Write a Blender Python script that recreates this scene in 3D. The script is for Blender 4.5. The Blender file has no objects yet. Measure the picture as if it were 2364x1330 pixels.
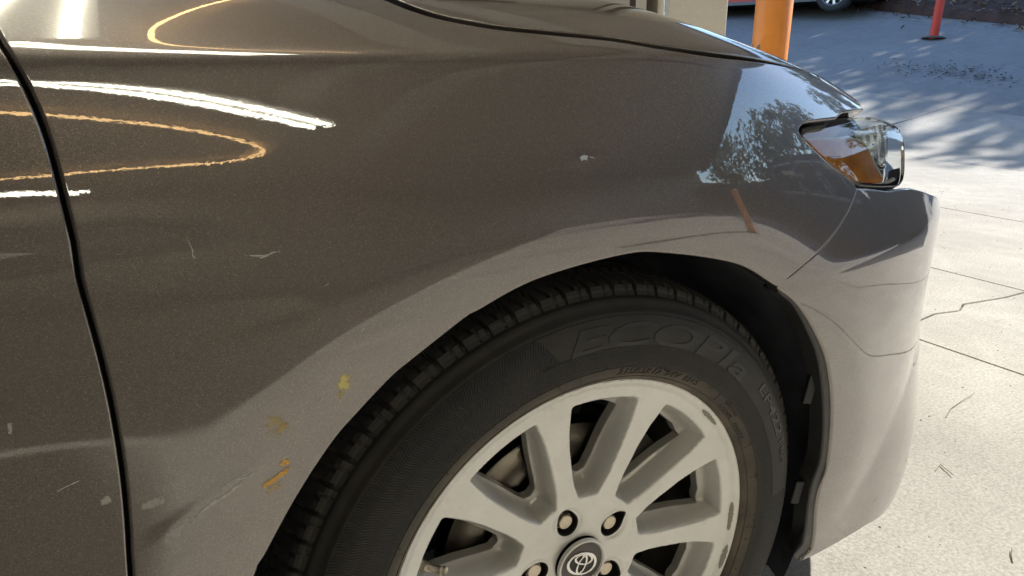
import bpy, bmesh, math, random
import numpy as np
from mathutils import Vector, Matrix
from mathutils.geometry import delaunay_2d_cdt

# ------------------------------------------------------------------ camera, world, sun, exposure
scene = bpy.context.scene
col = scene.collection
R = math.radians
cam_data = bpy.data.cameras.new('camera'); cam_data.lens = 24.44; cam_data.sensor_width = 36
cam_data.clip_start = 0.02; cam_data.clip_end = 2000
cam = bpy.data.objects.new('camera', cam_data); col.objects.link(cam); scene.camera = cam
cr, cu, cd = (0.87031, -0.49244, -0.00769), (0.16311, 0.27348, 0.94795), (0.46471, 0.82626, -0.31833)
cam.matrix_world = Matrix(((cr[0], cu[0], -cd[0], -0.38185), (cr[1], cu[1], -cd[1], -1.39427), (cr[2], cu[2], -cd[2], 0.86963), (0, 0, 0, 1)))

SUN_EL, SUN_AZ = 30.0, 5.0            # azimuth from +x towards +y
world = bpy.data.worlds.new('World'); scene.world = world; world.use_nodes = True
wn = world.node_tree; wn.nodes.clear()
sky = wn.nodes.new('ShaderNodeTexSky'); sky.sky_type = 'NISHITA'; sky.sun_disc = False
sky.sun_elevation = R(SUN_EL); sky.sun_rotation = R(90-SUN_AZ)
sky.air_density = 1.0; sky.dust_density = .1; sky.ozone_density = 2.5
bg = wn.nodes.new('ShaderNodeBackground'); bg.inputs[1].default_value = 0.15
wo = wn.nodes.new('ShaderNodeOutputWorld')
wn.links.new(sky.outputs[0], bg.inputs[0]); wn.links.new(bg.outputs[0], wo.inputs[0])
sd = bpy.data.lights.new('sun', 'SUN'); sd.energy = 4.3; sd.angle = R(.55); sd.color = (1, .95, .87)
sun = bpy.data.objects.new('sun', sd); col.objects.link(sun)
S_dir = Vector((math.cos(R(SUN_EL))*math.cos(R(SUN_AZ)), math.cos(R(SUN_EL))*math.sin(R(SUN_AZ)), math.sin(R(SUN_EL))))
sun.rotation_euler = S_dir.to_track_quat('Z', 'Y').to_euler(); sun.location = (20, 0, 15)
scene.view_settings.view_transform = 'Standard'; scene.view_settings.look = 'None'
scene.view_settings.exposure = 1.0; scene.view_settings.gamma = 1
scene.view_settings.use_curve_mapping = False
scene.cycles.max_bounces = 10; scene.cycles.glossy_bounces = 6; scene.cycles.diffuse_bounces = 5
scene.cycles.transparent_max_bounces = 12; scene.cycles.caustics_reflective = False
scene.cycles.sample_clamp_indirect = 6
random.seed(7); rng = np.random.default_rng(5)

# ------------------------------------------------------------------ materials
class NT:
    def __init__(s, name):
        s.m = bpy.data.materials.new(name); s.m.use_nodes = True; s.t = s.m.node_tree
        s.b = s.t.nodes['Principled BSDF']; s.o = s.t.nodes['Material Output']
    def n(s, typ, **kw):
        x = s.t.nodes.new('ShaderNode'+typ)
        for k, v in kw.items():
            if k.startswith('i_'):
                x.inputs[k[2:].replace('_', ' ')].default_value = v
            else: setattr(x, k, v)
        return x
    def l(s, a, b): s.t.links.new(a, b)
    def set(s, **kw):
        for k, v in kw.items(): s.b.inputs[k.replace('_', ' ')].default_value = v
    def coord(s, kind='Object', scale=(1, 1, 1)):
        c = s.n('TexCoord'); mp = s.n('Mapping'); mp.inputs['Scale'].default_value = scale
        s.l(c.outputs[kind], mp.inputs[0]); return mp.outputs[0]
    def noise(s, vec, scale, detail=4, rough=.55):
        x = s.n('TexNoise'); x.inputs['Scale'].default_value = scale; x.inputs['Detail'].default_value = detail
        x.inputs['Roughness'].default_value = rough; s.l(vec, x.inputs['Vector']); return x.outputs['Fac']
    def ramp(s, fac, stops):
        x = s.n('ValToRGB'); e = x.color_ramp.elements
        while len(e) < len(stops): e.new(.5)
        for k, (p, c) in enumerate(stops):
            e[k].position = p; e[k].color = (*c, 1) if len(c) == 3 else c
        s.l(fac, x.inputs[0]); return x.outputs[0]
    def mix(s, fac, a, b, mode='MIX'):
        x = s.n('Mix', data_type='RGBA', blend_type=mode)
        for sock, v in ((x.inputs[0], fac), (x.inputs[6], a), (x.inputs[7], b)):
            if hasattr(v, 'is_linked') or hasattr(v, 'links'): s.l(v, sock)
            else: sock.default_value = v if not isinstance(v, tuple) else (*v, 1) if len(v) == 3 else v
        return x.outputs[2]
    def math(s, op, a, b=0.0, c=0.0):
        x = s.n('Math', operation=op)
        for k, v in enumerate((a, b, c)):
            if hasattr(v, 'links'): s.l(v, x.inputs[k])
            else: x.inputs[k].default_value = v
        return x.outputs[0]
    def bump(s, h, strength, dist, normal=None):
        x = s.n('Bump'); x.inputs['Strength'].default_value = strength; x.inputs['Distance'].default_value = dist
        s.l(h, x.inputs['Height'])
        if normal is not None: s.l(normal, x.inputs['Normal'])
        return x.outputs[0]
def simple(name, colr, rough=.5, metal=0., noise=0., scale=30, spec=.5, bump=0.):
    t = NT(name); t.set(Base_Color=(*colr, 1), Roughness=rough, Metallic=metal, Specular_IOR_Level=spec)
    if noise or bump:
        v = t.coord(); f = t.noise(v, scale)
        if noise:
            t.l(t.ramp(f, [(.3, tuple(c*(1-noise) for c in colr)), (.7, tuple(min(1, c*(1+noise)) for c in colr))]), t.b.inputs['Base Color'])
            t.l(t.ramp(f, [(.3, (rough*.85,)*3), (.7, (min(1, rough*1.15),)*3)]), t.b.inputs['Roughness'])
        if bump: t.l(t.bump(f, .5, bump), t.b.inputs['Normal'])
    return t.m
def paint_mat():
    t = NT('grey_metallic_paint'); v = t.coord()
    vo = t.n('TexVoronoi'); vo.inputs['Scale'].default_value = 1900; t.l(v, vo.inputs['Vector'])
    sep = t.n('SeparateColor'); t.l(vo.outputs['Color'], sep.inputs[0])
    c = t.ramp(sep.outputs[0], [(0., (.140, .120, .112)), (.6, (.182, .158, .148)), (.93, (.215, .188, .175)), (1., (.34, .29, .25))])
    dust = t.noise(t.coord(scale=(1, 1, 1)), 9, 6, .6)
    c2 = t.mix(t.math('MULTIPLY', dust, .05), c, (.30, .28, .25))
    t.l(c2, t.b.inputs['Base Color'])
    t.set(Metallic=.85, Roughness=.44, Coat_Weight=1.0, Coat_Roughness=.008, Coat_IOR=2.05)
    # flakes tilt the base layer only
    off = t.n('VectorMath', operation='SUBTRACT'); t.l(vo.outputs['Color'], off.inputs[0]); off.inputs[1].default_value = (.5, .5, .5)
    sc = t.n('VectorMath', operation='SCALE'); t.l(off.outputs[0], sc.inputs[0]); sc.inputs['Scale'].default_value = .07
    g = t.n('NewGeometry'); ad = t.n('VectorMath', operation='ADD'); t.l(g.outputs['Normal'], ad.inputs[0]); t.l(sc.outputs[0], ad.inputs[1])
    nm = t.n('VectorMath', operation='NORMALIZE'); t.l(ad.outputs[0], nm.inputs[0]); t.l(nm.outputs[0], t.b.inputs['Normal'])
    peel = t.noise(v, 330, 2, .5)
    t.l(t.bump(peel, .03, .00025), t.b.inputs['Coat Normal'])
    return t.m
def alloy_mat():
    t = NT('silver_alloy'); v = t.coord()
    f = t.noise(v, 14, 7, .65); f2 = t.noise(v, 160, 3, .6)
    c = t.ramp(f, [(.32, (.78, .775, .74)), (.62, (.89, .885, .86))])
    # brake dust in random blotches
    st = t.ramp(t.noise(v, 45, 5, .7), [(.60, (0, 0, 0)), (.75, (1, 1, 1))])
    c = t.mix(t.math('MULTIPLY', st, .22), c, (.30, .25, .19))
    vo = t.n('TexVoronoi'); vo.inputs['Scale'].default_value = 70; t.l(v, vo.inputs['Vector'])
    speck = t.math('LESS_THAN', vo.outputs['Distance'], .055)
    c = t.mix(t.math('MULTIPLY', speck, .35), c, (.25, .20, .15))
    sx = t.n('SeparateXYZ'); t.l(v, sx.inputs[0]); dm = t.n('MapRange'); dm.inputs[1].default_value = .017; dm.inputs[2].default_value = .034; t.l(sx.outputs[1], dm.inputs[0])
    c = t.mix(t.math('MULTIPLY', dm.outputs[0], t.math('MULTIPLY_ADD', f, .5, .25)), c, (.30, .28, .25))  # pocket shade put into the colour, growing with depth
    t.l(c, t.b.inputs['Base Color'])
    t.set(Metallic=.30, Coat_Weight=.25, Coat_Roughness=.15)
    t.l(t.ramp(f, [(.3, (.30,)*3), (.7, (.44,)*3)]), t.b.inputs['Roughness'])
    t.l(t.bump(f2, .15, .0004), t.b.inputs['Normal'])
    return t.m
def tyre_mat():
    t = NT('tyre_rubber')
    uv = t.n('UVMap'); sep = t.n('SeparateXYZ'); t.l(uv.outputs[0], sep.inputs[0])
    U, V = sep.outputs[0], sep.outputs[1]          # degrees round the wheel, radius in mm
    v = t.coord()
    tri = t.math('PINGPONG', V, 9.0)
    zig = t.math('SINE', t.math('MULTIPLY', t.math('ADD', U, t.math('MULTIPLY', tri, .085)), 2*math.pi/.55))
    band = t.math('MULTIPLY', t.math('GREATER_THAN', V, 247.5), t.math('LESS_THAN', V, 268.5))
    # ribbed flank outside the lettering sector
    rib_sec = t.math('MAXIMUM', t.math('GREATER_THAN', t.math('ADD', U, t.math('MULTIPLY', t.math('SUBTRACT', V, 285.0), -.12)), 101.5), t.math('LESS_THAN', U, 3.0))
    outer = t.math('MULTIPLY', t.math('GREATER_THAN', V, 247.5), t.math('LESS_THAN', V, 301.5))
    rib = t.math('MULTIPLY', rib_sec, outer)
    mask = t.math('MAXIMUM', band, rib)
    zig2 = t.math('MULTIPLY', zig, mask)
    fine = t.noise(v, 420, 3, .6); coarse = t.noise(v, 16, 6, .6)
    b1 = t.bump(zig2, .8, .0007); b2 = t.bump(fine, .25, .0005, b1)
    t.l(b2, t.b.inputs['Normal'])
    rad = t.n('MapRange'); rad.inputs[1].default_value = 230; rad.inputs[2].default_value = 254; t.l(V, rad.inputs[0])
    dusty = t.mix(rad.outputs[0], (.17, .14, .10), (.027, .026, .025))
    c = t.mix(t.ramp(coarse, [(.35, (0, 0, 0)), (.7, (1, 1, 1))]), dusty, (.052, .048, .042))
    c = t.mix(t.math('MULTIPLY', t.math('MULTIPLY', t.math('ADD', zig2, 1), mask), .28), c, (.012, .012, .012))
    vo = t.n('TexVoronoi'); vo.inputs['Scale'].default_value = 260; t.l(v, vo.inputs['Vector'])
    grit = t.math('MULTIPLY', t.math('LESS_THAN', vo.outputs['Distance'], .07), t.math('GREATER_THAN', t.noise(v, 30, 3), .52))
    c = t.mix(t.math('MULTIPLY', grit, .8), c, (.30, .26, .20))
    t.l(c, t.b.inputs['Base Color']); t.set(Roughness=.62, Specular_IOR_Level=.45)
    return t.m
def disc_mat():
    t = NT('brake_disc_steel'); v = t.coord()
    sx = t.n('SeparateXYZ'); t.l(v, sx.inputs[0])
    r = t.math('SQRT', t.math('ADD', t.math('POWER', sx.outputs[0], 2), t.math('POWER', sx.outputs[2], 2)))
    cb = t.n('CombineXYZ'); t.l(r, cb.inputs[0]); f = t.noise(cb.outputs[0], 900, 4, .7)
    t.l(t.ramp(f, [(.3, (.14, .125, .105)), (.7, (.27, .245, .21))]), t.b.inputs['Base Color'])
    t.set(Metallic=1.0, Roughness=.30, Anisotropic=.85)
    tg = t.n('Tangent', direction_type='RADIAL', axis='Y'); t.l(tg.outputs[0], t.b.inputs['Tangent'])
    t.l(t.bump(f, .25, .0003), t.b.inputs['Normal'])
    return t.m
def concrete_mat(name, a, b, stains=.3, scale=1.0):
    t = NT(name); v = t.coord()
    info = t.n('ObjectInfo')
    big = t.noise(v, 1.1*scale, 6, .6); mid = t.noise(v, 9*scale, 6, .65); fine = t.noise(v, 130*scale, 4, .75)
    c = t.ramp(mid, [(.25, a), (.75, b)])
    c = t.mix(t.math('MULTIPLY', t.ramp(big, [(.42, (0, 0, 0)), (.68, (1, 1, 1))]), stains), c, tuple(x*.70 for x in a))
    c = t.mix(t.math('MULTIPLY', info.outputs['Random'], .30), c, tuple(x*.82 for x in b))
    vo = t.n('TexVoronoi'); vo.inputs['Scale'].default_value = 55*scale; t.l(v, vo.inputs['Vector'])
    pit = t.math('MULTIPLY', t.math('LESS_THAN', vo.outputs['Distance'], .13), t.math('GREATER_THAN', t.noise(v, 6, 4), .54))
    c = t.mix(t.math('MULTIPLY', pit, .45), c, tuple(x*.45 for x in a))
    agg = t.ramp(fine, [(.40, (.78,)*3), (.60, (1.12,)*3)])
    c = t.mix(1.0, c, agg, 'MULTIPLY')
    t.l(c, t.b.inputs['Base Color']); t.set(Roughness=.85)
    t.l(t.bump(t.math('SUBTRACT', fine, t.math('MULTIPLY', pit, .8)), .5, .0022), t.b.inputs['Normal'])
    return t.m
def glow(name, colr, s):
    t = NT(name); t.set(Base_Color=(*colr, 1), Emission_Color=(*colr, 1), Emission_Strength=s); return t.m
def lens_mat(name='clear_lens', tint=(.93, .97, .98), base=.04):
    t = NT(name); t.t.nodes.remove(t.b)
    tr = t.n('BsdfTransparent'); tr.inputs[0].default_value = (*tint, 1)
    gl = t.n('BsdfGlossy'); gl.inputs['Roughness'].default_value = .012
    fr = t.n('Fresnel'); fr.inputs[0].default_value = 1.50
    mx = t.n('MixShader'); t.l(t.math('MAXIMUM', fr.outputs[0], base), mx.inputs[0])
    t.l(tr.outputs[0], mx.inputs[1]); t.l(gl.outputs[0], mx.inputs[2]); t.l(mx.outputs[0], t.o.inputs[0])
    return t.m
def leaf_mat(name, a, b):
    t = NT(name); g = t.n('ObjectInfo'); v = t.coord(); f = t.noise(v, 1.7, 3)
    t.l(t.ramp(f, [(.3, a), (.7, b)]), t.b.inputs['Base Color']); t.set(Roughness=.5, Specular_IOR_Level=.4)
    tl = t.n('BsdfTranslucent'); tl.inputs[0].default_value = (*[min(1, x*1.6) for x in b], 1)
    mx = t.n('MixShader'); mx.inputs[0].default_value = .3
    t.l(t.b.outputs[0], mx.inputs[1]); t.l(tl.outputs[0], mx.inputs[2]); t.l(mx.outputs[0], t.o.inputs[0])
    return t.m
def scuff(name, colr, thr, scale, a=.9):  # edge-faded mark, for real scuffs and for painted reflections
    t = NT(name); v = t.coord(); t.set(Base_Color=(*colr, 1), Roughness=.5, Coat_Weight=.3)
    uv = t.n('UVMap'); sep = t.n('SeparateXYZ'); t.l(uv.outputs[0], sep.inputs[0])
    f = t.noise(v, scale, 5, .7)
    e1 = t.math('SUBTRACT', 1.0, t.math('POWER', t.math('ABSOLUTE', sep.outputs[1]), 2.0))
    e2 = t.math('SUBTRACT', 1.0, t.math('POWER', t.math('ABSOLUTE', sep.outputs[0]), 4.0))
    g = t.math('ADD', t.math('MULTIPLY', e1, e2), t.math('MULTIPLY', t.math('SUBTRACT', f, thr+.08), 2.4))
    x = t.n('MapRange'); x.inputs[1].default_value = .25; x.inputs[2].default_value = .75; x.inputs[4].default_value = a; t.l(g, x.inputs[0])
    t.l(x.outputs[0], t.b.inputs['Alpha'])
    return t.m
M = dict(
    chrome2=simple('satin_chrome', (.93, .95, .94), .22, .85),
    glint_w=simple('pale_glint', (.62, .68, .76), .3),  # sky glint painted as a pale spot
    paint=paint_mat(), alloy=alloy_mat(), rubber=tyre_mat(), disc=disc_mat(),
    black=simple('black_gap', (.004, .004, .004), .8, spec=.2),
    liner=simple('wheel_liner_felt', (.14, .16, .19), .5, noise=.35, scale=24, bump=.002),
    trim=simple('black_edge_trim', (.035, .035, .037), .45, noise=.15, scale=60),
    clip=simple('grey_plastic_clip', (.022, .025, .028), .5, noise=.2, scale=50),
    letter=simple('raised_rubber', (.030, .030, .030), .50, noise=.2, scale=200),
    letter2=simple('worn_raised_rubber', (.050, .046, .040), .45, noise=.3, scale=200),
    nut=simple('lug_nut_steel', (.70, .62, .50), .38, .75, noise=.12, scale=300),
    pocket=simple('dark_lug_pocket', (.03, .028, .026), .55),
    capgrey=simple('cap_grey', (.12, .115, .11), .45, .3),
    barrel=simple('shaded_dusty_barrel', (.10, .095, .085), .6, .2, noise=.3, scale=20),  # shadow inside the wheel and dirt both put into this darker alloy
    chrome=simple('chrome', (.82, .82, .80), .08, 1.0),
    dark_plastic=simple('dark_plastic', (.02, .021, .023), .35),
    seal=simple('lamp_seal', (.008, .008, .009), .4),
    reflector=simple('lamp_reflector', (.93, .95, .96), .4, .2, noise=.1, scale=60),
    lens=lens_mat(),
    orange=simple('orange_bollard_paint', (.88, .31, .055), .38, noise=.12, scale=6, bump=.002),
    red=simple('red_post_paint', (.72, .06, .03), .45, noise=.1, scale=8),
    pillar=concrete_mat('beige_pillar_render', (.76, .72, .61), (.86, .82, .71), .25, 1.5),
    slab=concrete_mat('concrete_slab', (.39, .37, .325), (.55, .525, .465), .75),
    joint=simple('joint_grime', (.13, .12, .10), .9, noise=.4, scale=20),
    floor=concrete_mat('asphalt_driveway', (.24, .24, .235), (.36, .355, .34), .35),
    ceil=simple('ceiling_board', (.47, .42, .355), .7, noise=.2, scale=3),
    ceil2=simple('ceiling_board_beige', (.70, .66, .56), .7, noise=.12, scale=4),
    seam=simple('ceiling_seam', (.12, .105, .085), .8),
    wall=simple('workshop_wall', (.58, .53, .46), .8, noise=.2, scale=2),
    wall2=simple('pale_panel_wall', (.60, .57, .51), .7, noise=.15, scale=2),
    brown=simple('brown_door_frame', (.10, .075, .05), .6, noise=.2, scale=9),
    white=simple('white_painted_frame', (.62, .60, .54), .5, noise=.06, scale=9),
    redpaint=simple('red_car_paint', (.30, .012, .022), .25, .2),
    cladding=simple('grey_cladding', (.12, .125, .135), .5),
    glass=simple('dark_window_glass', (.02, .025, .03), .06),
    carrim=simple('car_rim_silver', (.55, .56, .58), .3, .7),
    tyre2=simple('plain_tyre', (.035, .035, .037), .7),
    bark=simple('bark', (.13, .10, .075), .9, noise=.35, scale=12, bump=.01),
    leafA=leaf_mat('leaf_dark_green', (.035, .055, .022), (.075, .10, .035)),
    leafB=leaf_mat('leaf_olive', (.06, .075, .03), (.13, .13, .05)),
    litter=simple('leaf_litter_soil', (.085, .050, .038), .95, noise=.4, scale=5, bump=.03),
    dryleaf=simple('dry_leaf', (.30, .19, .11), .8, noise=.4, scale=2),
    tube=glow('fluorescent_tube', (1.0, .97, .80), 6.5),
    added_amber=glow('added_amber_glow', (1.0, .62, .26), 3.2),  # added glow for the orange lines mirrored in the paintwork
    fixture=simple('lamp_housing', (.5, .49, .45), .5),
    ambr=simple('amber_reflector', (.95, .33, .06), .22, .0, noise=.25, scale=40),
    scratch=scuff('scratch_grey', (.62, .60, .56), .44, 600),
    refl_y=scuff('yellow_reflection_mark', (.92, .80, .28), .50, 210, .8), refl_s=scuff('soft_yellow_reflection_mark', (.80, .60, .20), .54, 150, .5), pale=scuff('pale_rub', (.62, .61, .58), .46, 260, .7), lip=simple('arch_lip_glint', (.50, .47, .43), .35, .4),  # yellow ones paint a reflection; lip is paler to hold its highlight
    refl_o=scuff('orange_reflection_mark', (.95, .52, .10), .44, 500),
    bodydark=simple('underbody_black', (.012, .012, .012), .8),
    twig=simple('dry_twig', (.28, .22, .14), .9),
)

# ------------------------------------------------------------------ object helpers
def link(name, me, mat, parent=None, smooth=False):
    o = bpy.data.objects.new(name, me); col.objects.link(o)
    if mat is not None:
        me.materials.clear()
        for m_ in (mat if isinstance(mat, (list, tuple)) else [mat]): me.materials.append(m_)
    if parent is not None: o.parent = parent
    if smooth: me.polygons.foreach_set('use_smooth', [True]*len(me.polygons))
    return o
def mesh(name, V, F, mat, parent=None, smooth=False, normals=None):
    me = bpy.data.meshes.new(name); me.from_pydata([tuple(map(float, v)) for v in V], [], [tuple(map(int, f)) for f in F]); me.update()
    o = link(name, me, mat, parent, smooth)
    if normals is not None:
        me.polygons.foreach_set('use_smooth', [True]*len(me.polygons))
        me.normals_split_custom_set_from_vertices([tuple(map(float, n)) for n in normals])
    return o
def tag(o, label, cat, group=None):
    o['label'] = label; o['category'] = cat
    if group: o['group'] = group
    return o
def structure(o, label=None):
    o['kind'] = 'structure'
    if label: o['label'] = label
    return o
def empty(name, loc=(0, 0, 0), rz=0):
    o = bpy.data.objects.new(name, None); col.objects.link(o); o.location = loc; o.rotation_euler = (0, 0, rz); return o
def box_vf(x0, y0, z0, x1, y1, z1):
    V = [(x, y, z) for z in (z0, z1) for y in (y0, y1) for x in (x0, x1)]
    F = [(0, 2, 3, 1), (4, 5, 7, 6), (0, 1, 5, 4), (2, 6, 7, 3), (0, 4, 6, 2), (1, 3, 7, 5)]
    return V, F
def box(name, a, b, mat, parent=None, bev=0.0):
    bm = bmesh.new(); V, F = box_vf(*a, *b); vs = [bm.verts.new(v) for v in V]
    for f in F: bm.faces.new([vs[i] for i in f])
    if bev: bmesh.ops.bevel(bm, geom=bm.edges[:], offset=bev, segments=2, affect='EDGES', profile=.6)
    me = bpy.data.meshes.new(name); bm.to_mesh(me); bm.free(); return link(name, me, mat, parent)
def join_vf(parts):
    V, F, n = [], [], 0
    for v, f in parts:
        V += list(v); F += [tuple(i+n for i in q) for q in f]; n += len(v)
    return V, F
def tube_vf(P, r, n=10, caps=True):
    P = [Vector(p) for p in P]; rr = r if hasattr(r, '__len__') else [r]*len(P); V, F = [], []
    up = Vector((0, 0, 1))
    for i, p in enumerate(P):
        d = (P[min(i+1, len(P)-1)]-P[max(i-1, 0)]).normalized()
        a = d.cross(up); a = d.cross(Vector((1, 0, 0))) if a.length < .05 else a; a.normalize(); b = d.cross(a)
        for k in range(n):
            t = 2*math.pi*k/n; V.append(p+rr[i]*(math.cos(t)*a+math.sin(t)*b))
    for i in range(len(P)-1):
        for k in range(n):
            F.append((i*n+k, i*n+(k+1) % n, (i+1)*n+(k+1) % n, (i+1)*n+k))
    if caps: F.append(tuple(range(n))); F.append(tuple((len(P)-1)*n+k for k in reversed(range(n))))
    return V, F
def lathe_y(prof, n=96, t0=0, t1=2*math.pi):
    """prof: list of (radius, y); revolves round local y"""
    full = abs(t1-t0-2*math.pi) < 1e-6; cols = n if full else n+1; V, F = [], []
    for k in range(cols):
        t = t0+(t1-t0)*k/n; c, s = math.cos(t), math.sin(t)
        V += [(r*c, y, r*s) for r, y in prof]
    m = len(prof)
    for k in range(n):
        k2 = (k+1) % cols
        for j in range(m-1): F.append((k*m+j, k2*m+j, k2*m+j+1, k*m+j+1))
    return V, F
def in_poly(P, poly):
    P = np.asarray(P); poly = np.asarray(poly); x, y = P[:, 0], P[:, 1]; c = np.zeros(len(P), bool); j = len(poly)-1
    for i in range(len(poly)):
        xi, yi = poly[i]; xj, yj = poly[j]
        if yi != yj:
            c ^= ((yi > y) != (yj > y)) & (x < (xj-xi)*(y-yi)/(yj-yi)+xi)
        j = i
    return c
def resample(poly, step, closed=True):
    P = np.asarray(poly, float)
    if closed: P = np.vstack([P, P[:1]])
    out = []
    for a, b in zip(P[:-1], P[1:]):
        n = max(1, int(math.ceil(np.hypot(*(b-a))/step)))
        out += [a+(b-a)*k/n for k in range(n)]
    if not closed: out.append(P[-1])
    return np.array(out)
def smooth_line(pts, step=.004):
    """centripetal-ish spline through the points"""
    P = np.array(pts, float); P = np.vstack([2*P[0]-P[1], P, 2*P[-1]-P[-2]]); out = []
    for i in range(1, len(P)-2):
        n = max(2, int(np.hypot(*(P[i+1]-P[i])[:2])/step)); t = np.linspace(0, 1, n, endpoint=False)[:, None]
        a, b, c, d = P[i-1], P[i], P[i+1], P[i+2]
        out.append(.5*((2*b)+(-a+c)*t+(2*a-5*b+4*c-d)*t*t+(-a+3*b-3*c+d)*t**3))
    return np.vstack(out+[P[-2:-1]])
def min_dist(P, B):
    d = np.full(len(P), 1e9)
    for k in range(0, len(B), 200):
        d = np.minimum(d, np.sqrt(((P[:, None]-B[None, k:k+200])**2).sum(2)).min(1))
    return d
def flat_mesh(poly, step, holes=()):
    loops = [resample(poly, step)]+[resample(h, step) for h in holes]
    B = np.vstack(loops); lo, hi = B.min(0), B.max(0)
    xs = np.arange(lo[0], hi[0], step); ys = np.arange(lo[1], hi[1], step*.866)
    X, Y = np.meshgrid(xs, ys); X = X+(np.arange(len(ys)) % 2)[:, None]*step/2
    G = np.stack([X.ravel(), Y.ravel()], 1)
    m = in_poly(G, loops[0])
    for h in loops[1:]: m &= ~in_poly(G, h)
    G = G[m]; G = G[min_dist(G, B) > step*.6]
    E, n = [], 0; idx = []
    for L in loops:
        E += [(n+i, n+(i+1) % len(L)) for i in range(len(L))]; idx.append(list(range(n, n+len(L)))); n += len(L)
    allp = np.vstack([B, G])
    r = delaunay_2d_cdt([Vector(p) for p in allp], E, [], 0, 1e-7)
    P = np.array([tuple(v) for v in r[0]]); F = np.array(r[2])
    orig = {}
    for k, o in enumerate(r[3]):
        for q in o: orig[q] = k
    c = P[F].mean(1); m = in_poly(c, loops[0])
    for h in loops[1:]: m &= ~in_poly(c, h)
    return P, F[m], [[orig[i] for i in L] for L in idx]

# ---- body surface of the saloon: x forward, outward side is -y, v = height up to the shoulder, then distance over the top
def sp(t, e):
    t = np.asarray(t, float)
    return e*np.logaddexp(0.0, t/e)
def sstep(a, b, x):
    t = np.clip((np.asarray(x, float)-a)/(b-a), 0, 1)
    return t*t*t*(t*(6*t-15)+10)
ARCH = np.array([(-30,.330),(-15.2,.3357),(-6.1,.346),(-.7,.351),(8.6,.362),(14,.3665),(28.4,.371),(41.3,.3745),(55.8,.3775),(71.7,.3775),(82.4,.377),
                 (92.3,.3765),(102.8,.377),(119.4,.378),(128,.379),(142,.380),(153.5,.381),(170,.382),(200,.383)])
def arch_r(th):
    return np.interp(th, ARCH[:,0], ARCH[:,1])
def arch_rs(th):
    return sum(w*arch_r(th+o) for w, o in ((.1,-8),(.2,-4),(.4,0),(.2,4),(.1,8)))
def arch_q(x, z):
    th = np.degrees(np.arctan2(z-.32, x)); th = np.where(th < -90, th+360, th)
    return np.hypot(x, z-.32)-arch_rs(th), th
def zs(x):
    x = np.asarray(x, float)
    return .872 - .075*sp(x-.20, .07) - .34*sp(x-.375, .055)
def plan(x):
    t = np.clip(sp(np.asarray(x, float)-.30, .05), 0, .80)
    return .875-np.sqrt(.875**2-t*t)
def Dside(x, z):
    x = np.asarray(x, float); z = np.asarray(z, float)
    q, th = arch_q(x, z)
    qd = sp(q-.066-.03*sstep(40, 0, th), .013)
    D = .913 - plan(x)
    D = D - .5*sp(z-.62, .03)**2
    fl = .11*.07*(1-np.exp(-qd/.07))
    D = D - fl*sstep(-40, -10, th)
    # character line of the door fading on the fender
    w = sstep(-.25, -.50, x)
    D = D - w*.30*(sp(.770-z, .0035)-sp(.749-z, .0015))
    # bumper crease
    wb = sstep(.08, .62, x)
    D = D - wb*.34*sp(z-.632, .004)
    # lower tuck and chin
    D = D - .55*sp(.34-z, .03)**2
    zc = .30+.55*(x-.52)
    D = D + .16*sp(zc-z, .006)*sstep(.30, .58, x)*sstep(.0, .2, z)
    # dents near the arch
    for (x0,z0,x1,z1,dep,sg) in DENTS:
        L = np.hypot(x1-x0, z1-z0); tx, tz = (x1-x0)/L, (z1-z0)/L
        a = (x-x0)*tx+(z-z0)*tz; b = -(x-x0)*tz+(z-z0)*tx
        ao = np.maximum(np.abs(a-L/2)-L/2, 0)
        D = D - dep*np.exp(-(b/sg)**2-(ao/(2.2*sg))**2)
    return D
DENTS = [(-.392,.548,-.330,.583,-.0006,.006), (-.318,.572,-.262,.607,.0003,.007), (-.352,.690,-.300,.694,.0004,.010), (-.33,.598,-.29,.585,-.0003,.012), (-.034,.7835,-.024,.7845,.0006,.0045)]
def S(x, v):
    x = np.asarray(x, float); v = np.asarray(v, float)
    Z = zs(x); w = v-Z
    eps = .0045+.016*sstep(.02, .34, x)
    pos = sp(w, eps); neg = w-pos
    zside = Z+neg
    D = Dside(x, zside)
    g = .50-.40*sstep(.10, .40, x)
    L = .165+0*x
    s = pos*.86
    z = zside + g*L*(1-np.exp(-s/L)) + .02*s
    return np.stack([x+0*v, -(D-s), z], -1)
def SL(x, v):
    # headlamp face: follows the side upwards and rolls over at the top
    x = np.asarray(x, float); v = np.asarray(v, float)
    t = sp(v-.790, .006)
    return np.stack([x+0*v, -(Dside(x, v-.35*t)-1.2*t-.32*sp(v-.757, .007)), v-.35*t], -1)
def N(x, v, h=1e-4, S=S):
    a = (S(x+h, v)-S(x-h, v)); b = (S(x, v+h)-S(x, v-h))
    n = np.cross(a, b); n /= np.linalg.norm(n, axis=-1)[..., None]
    return n
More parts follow.
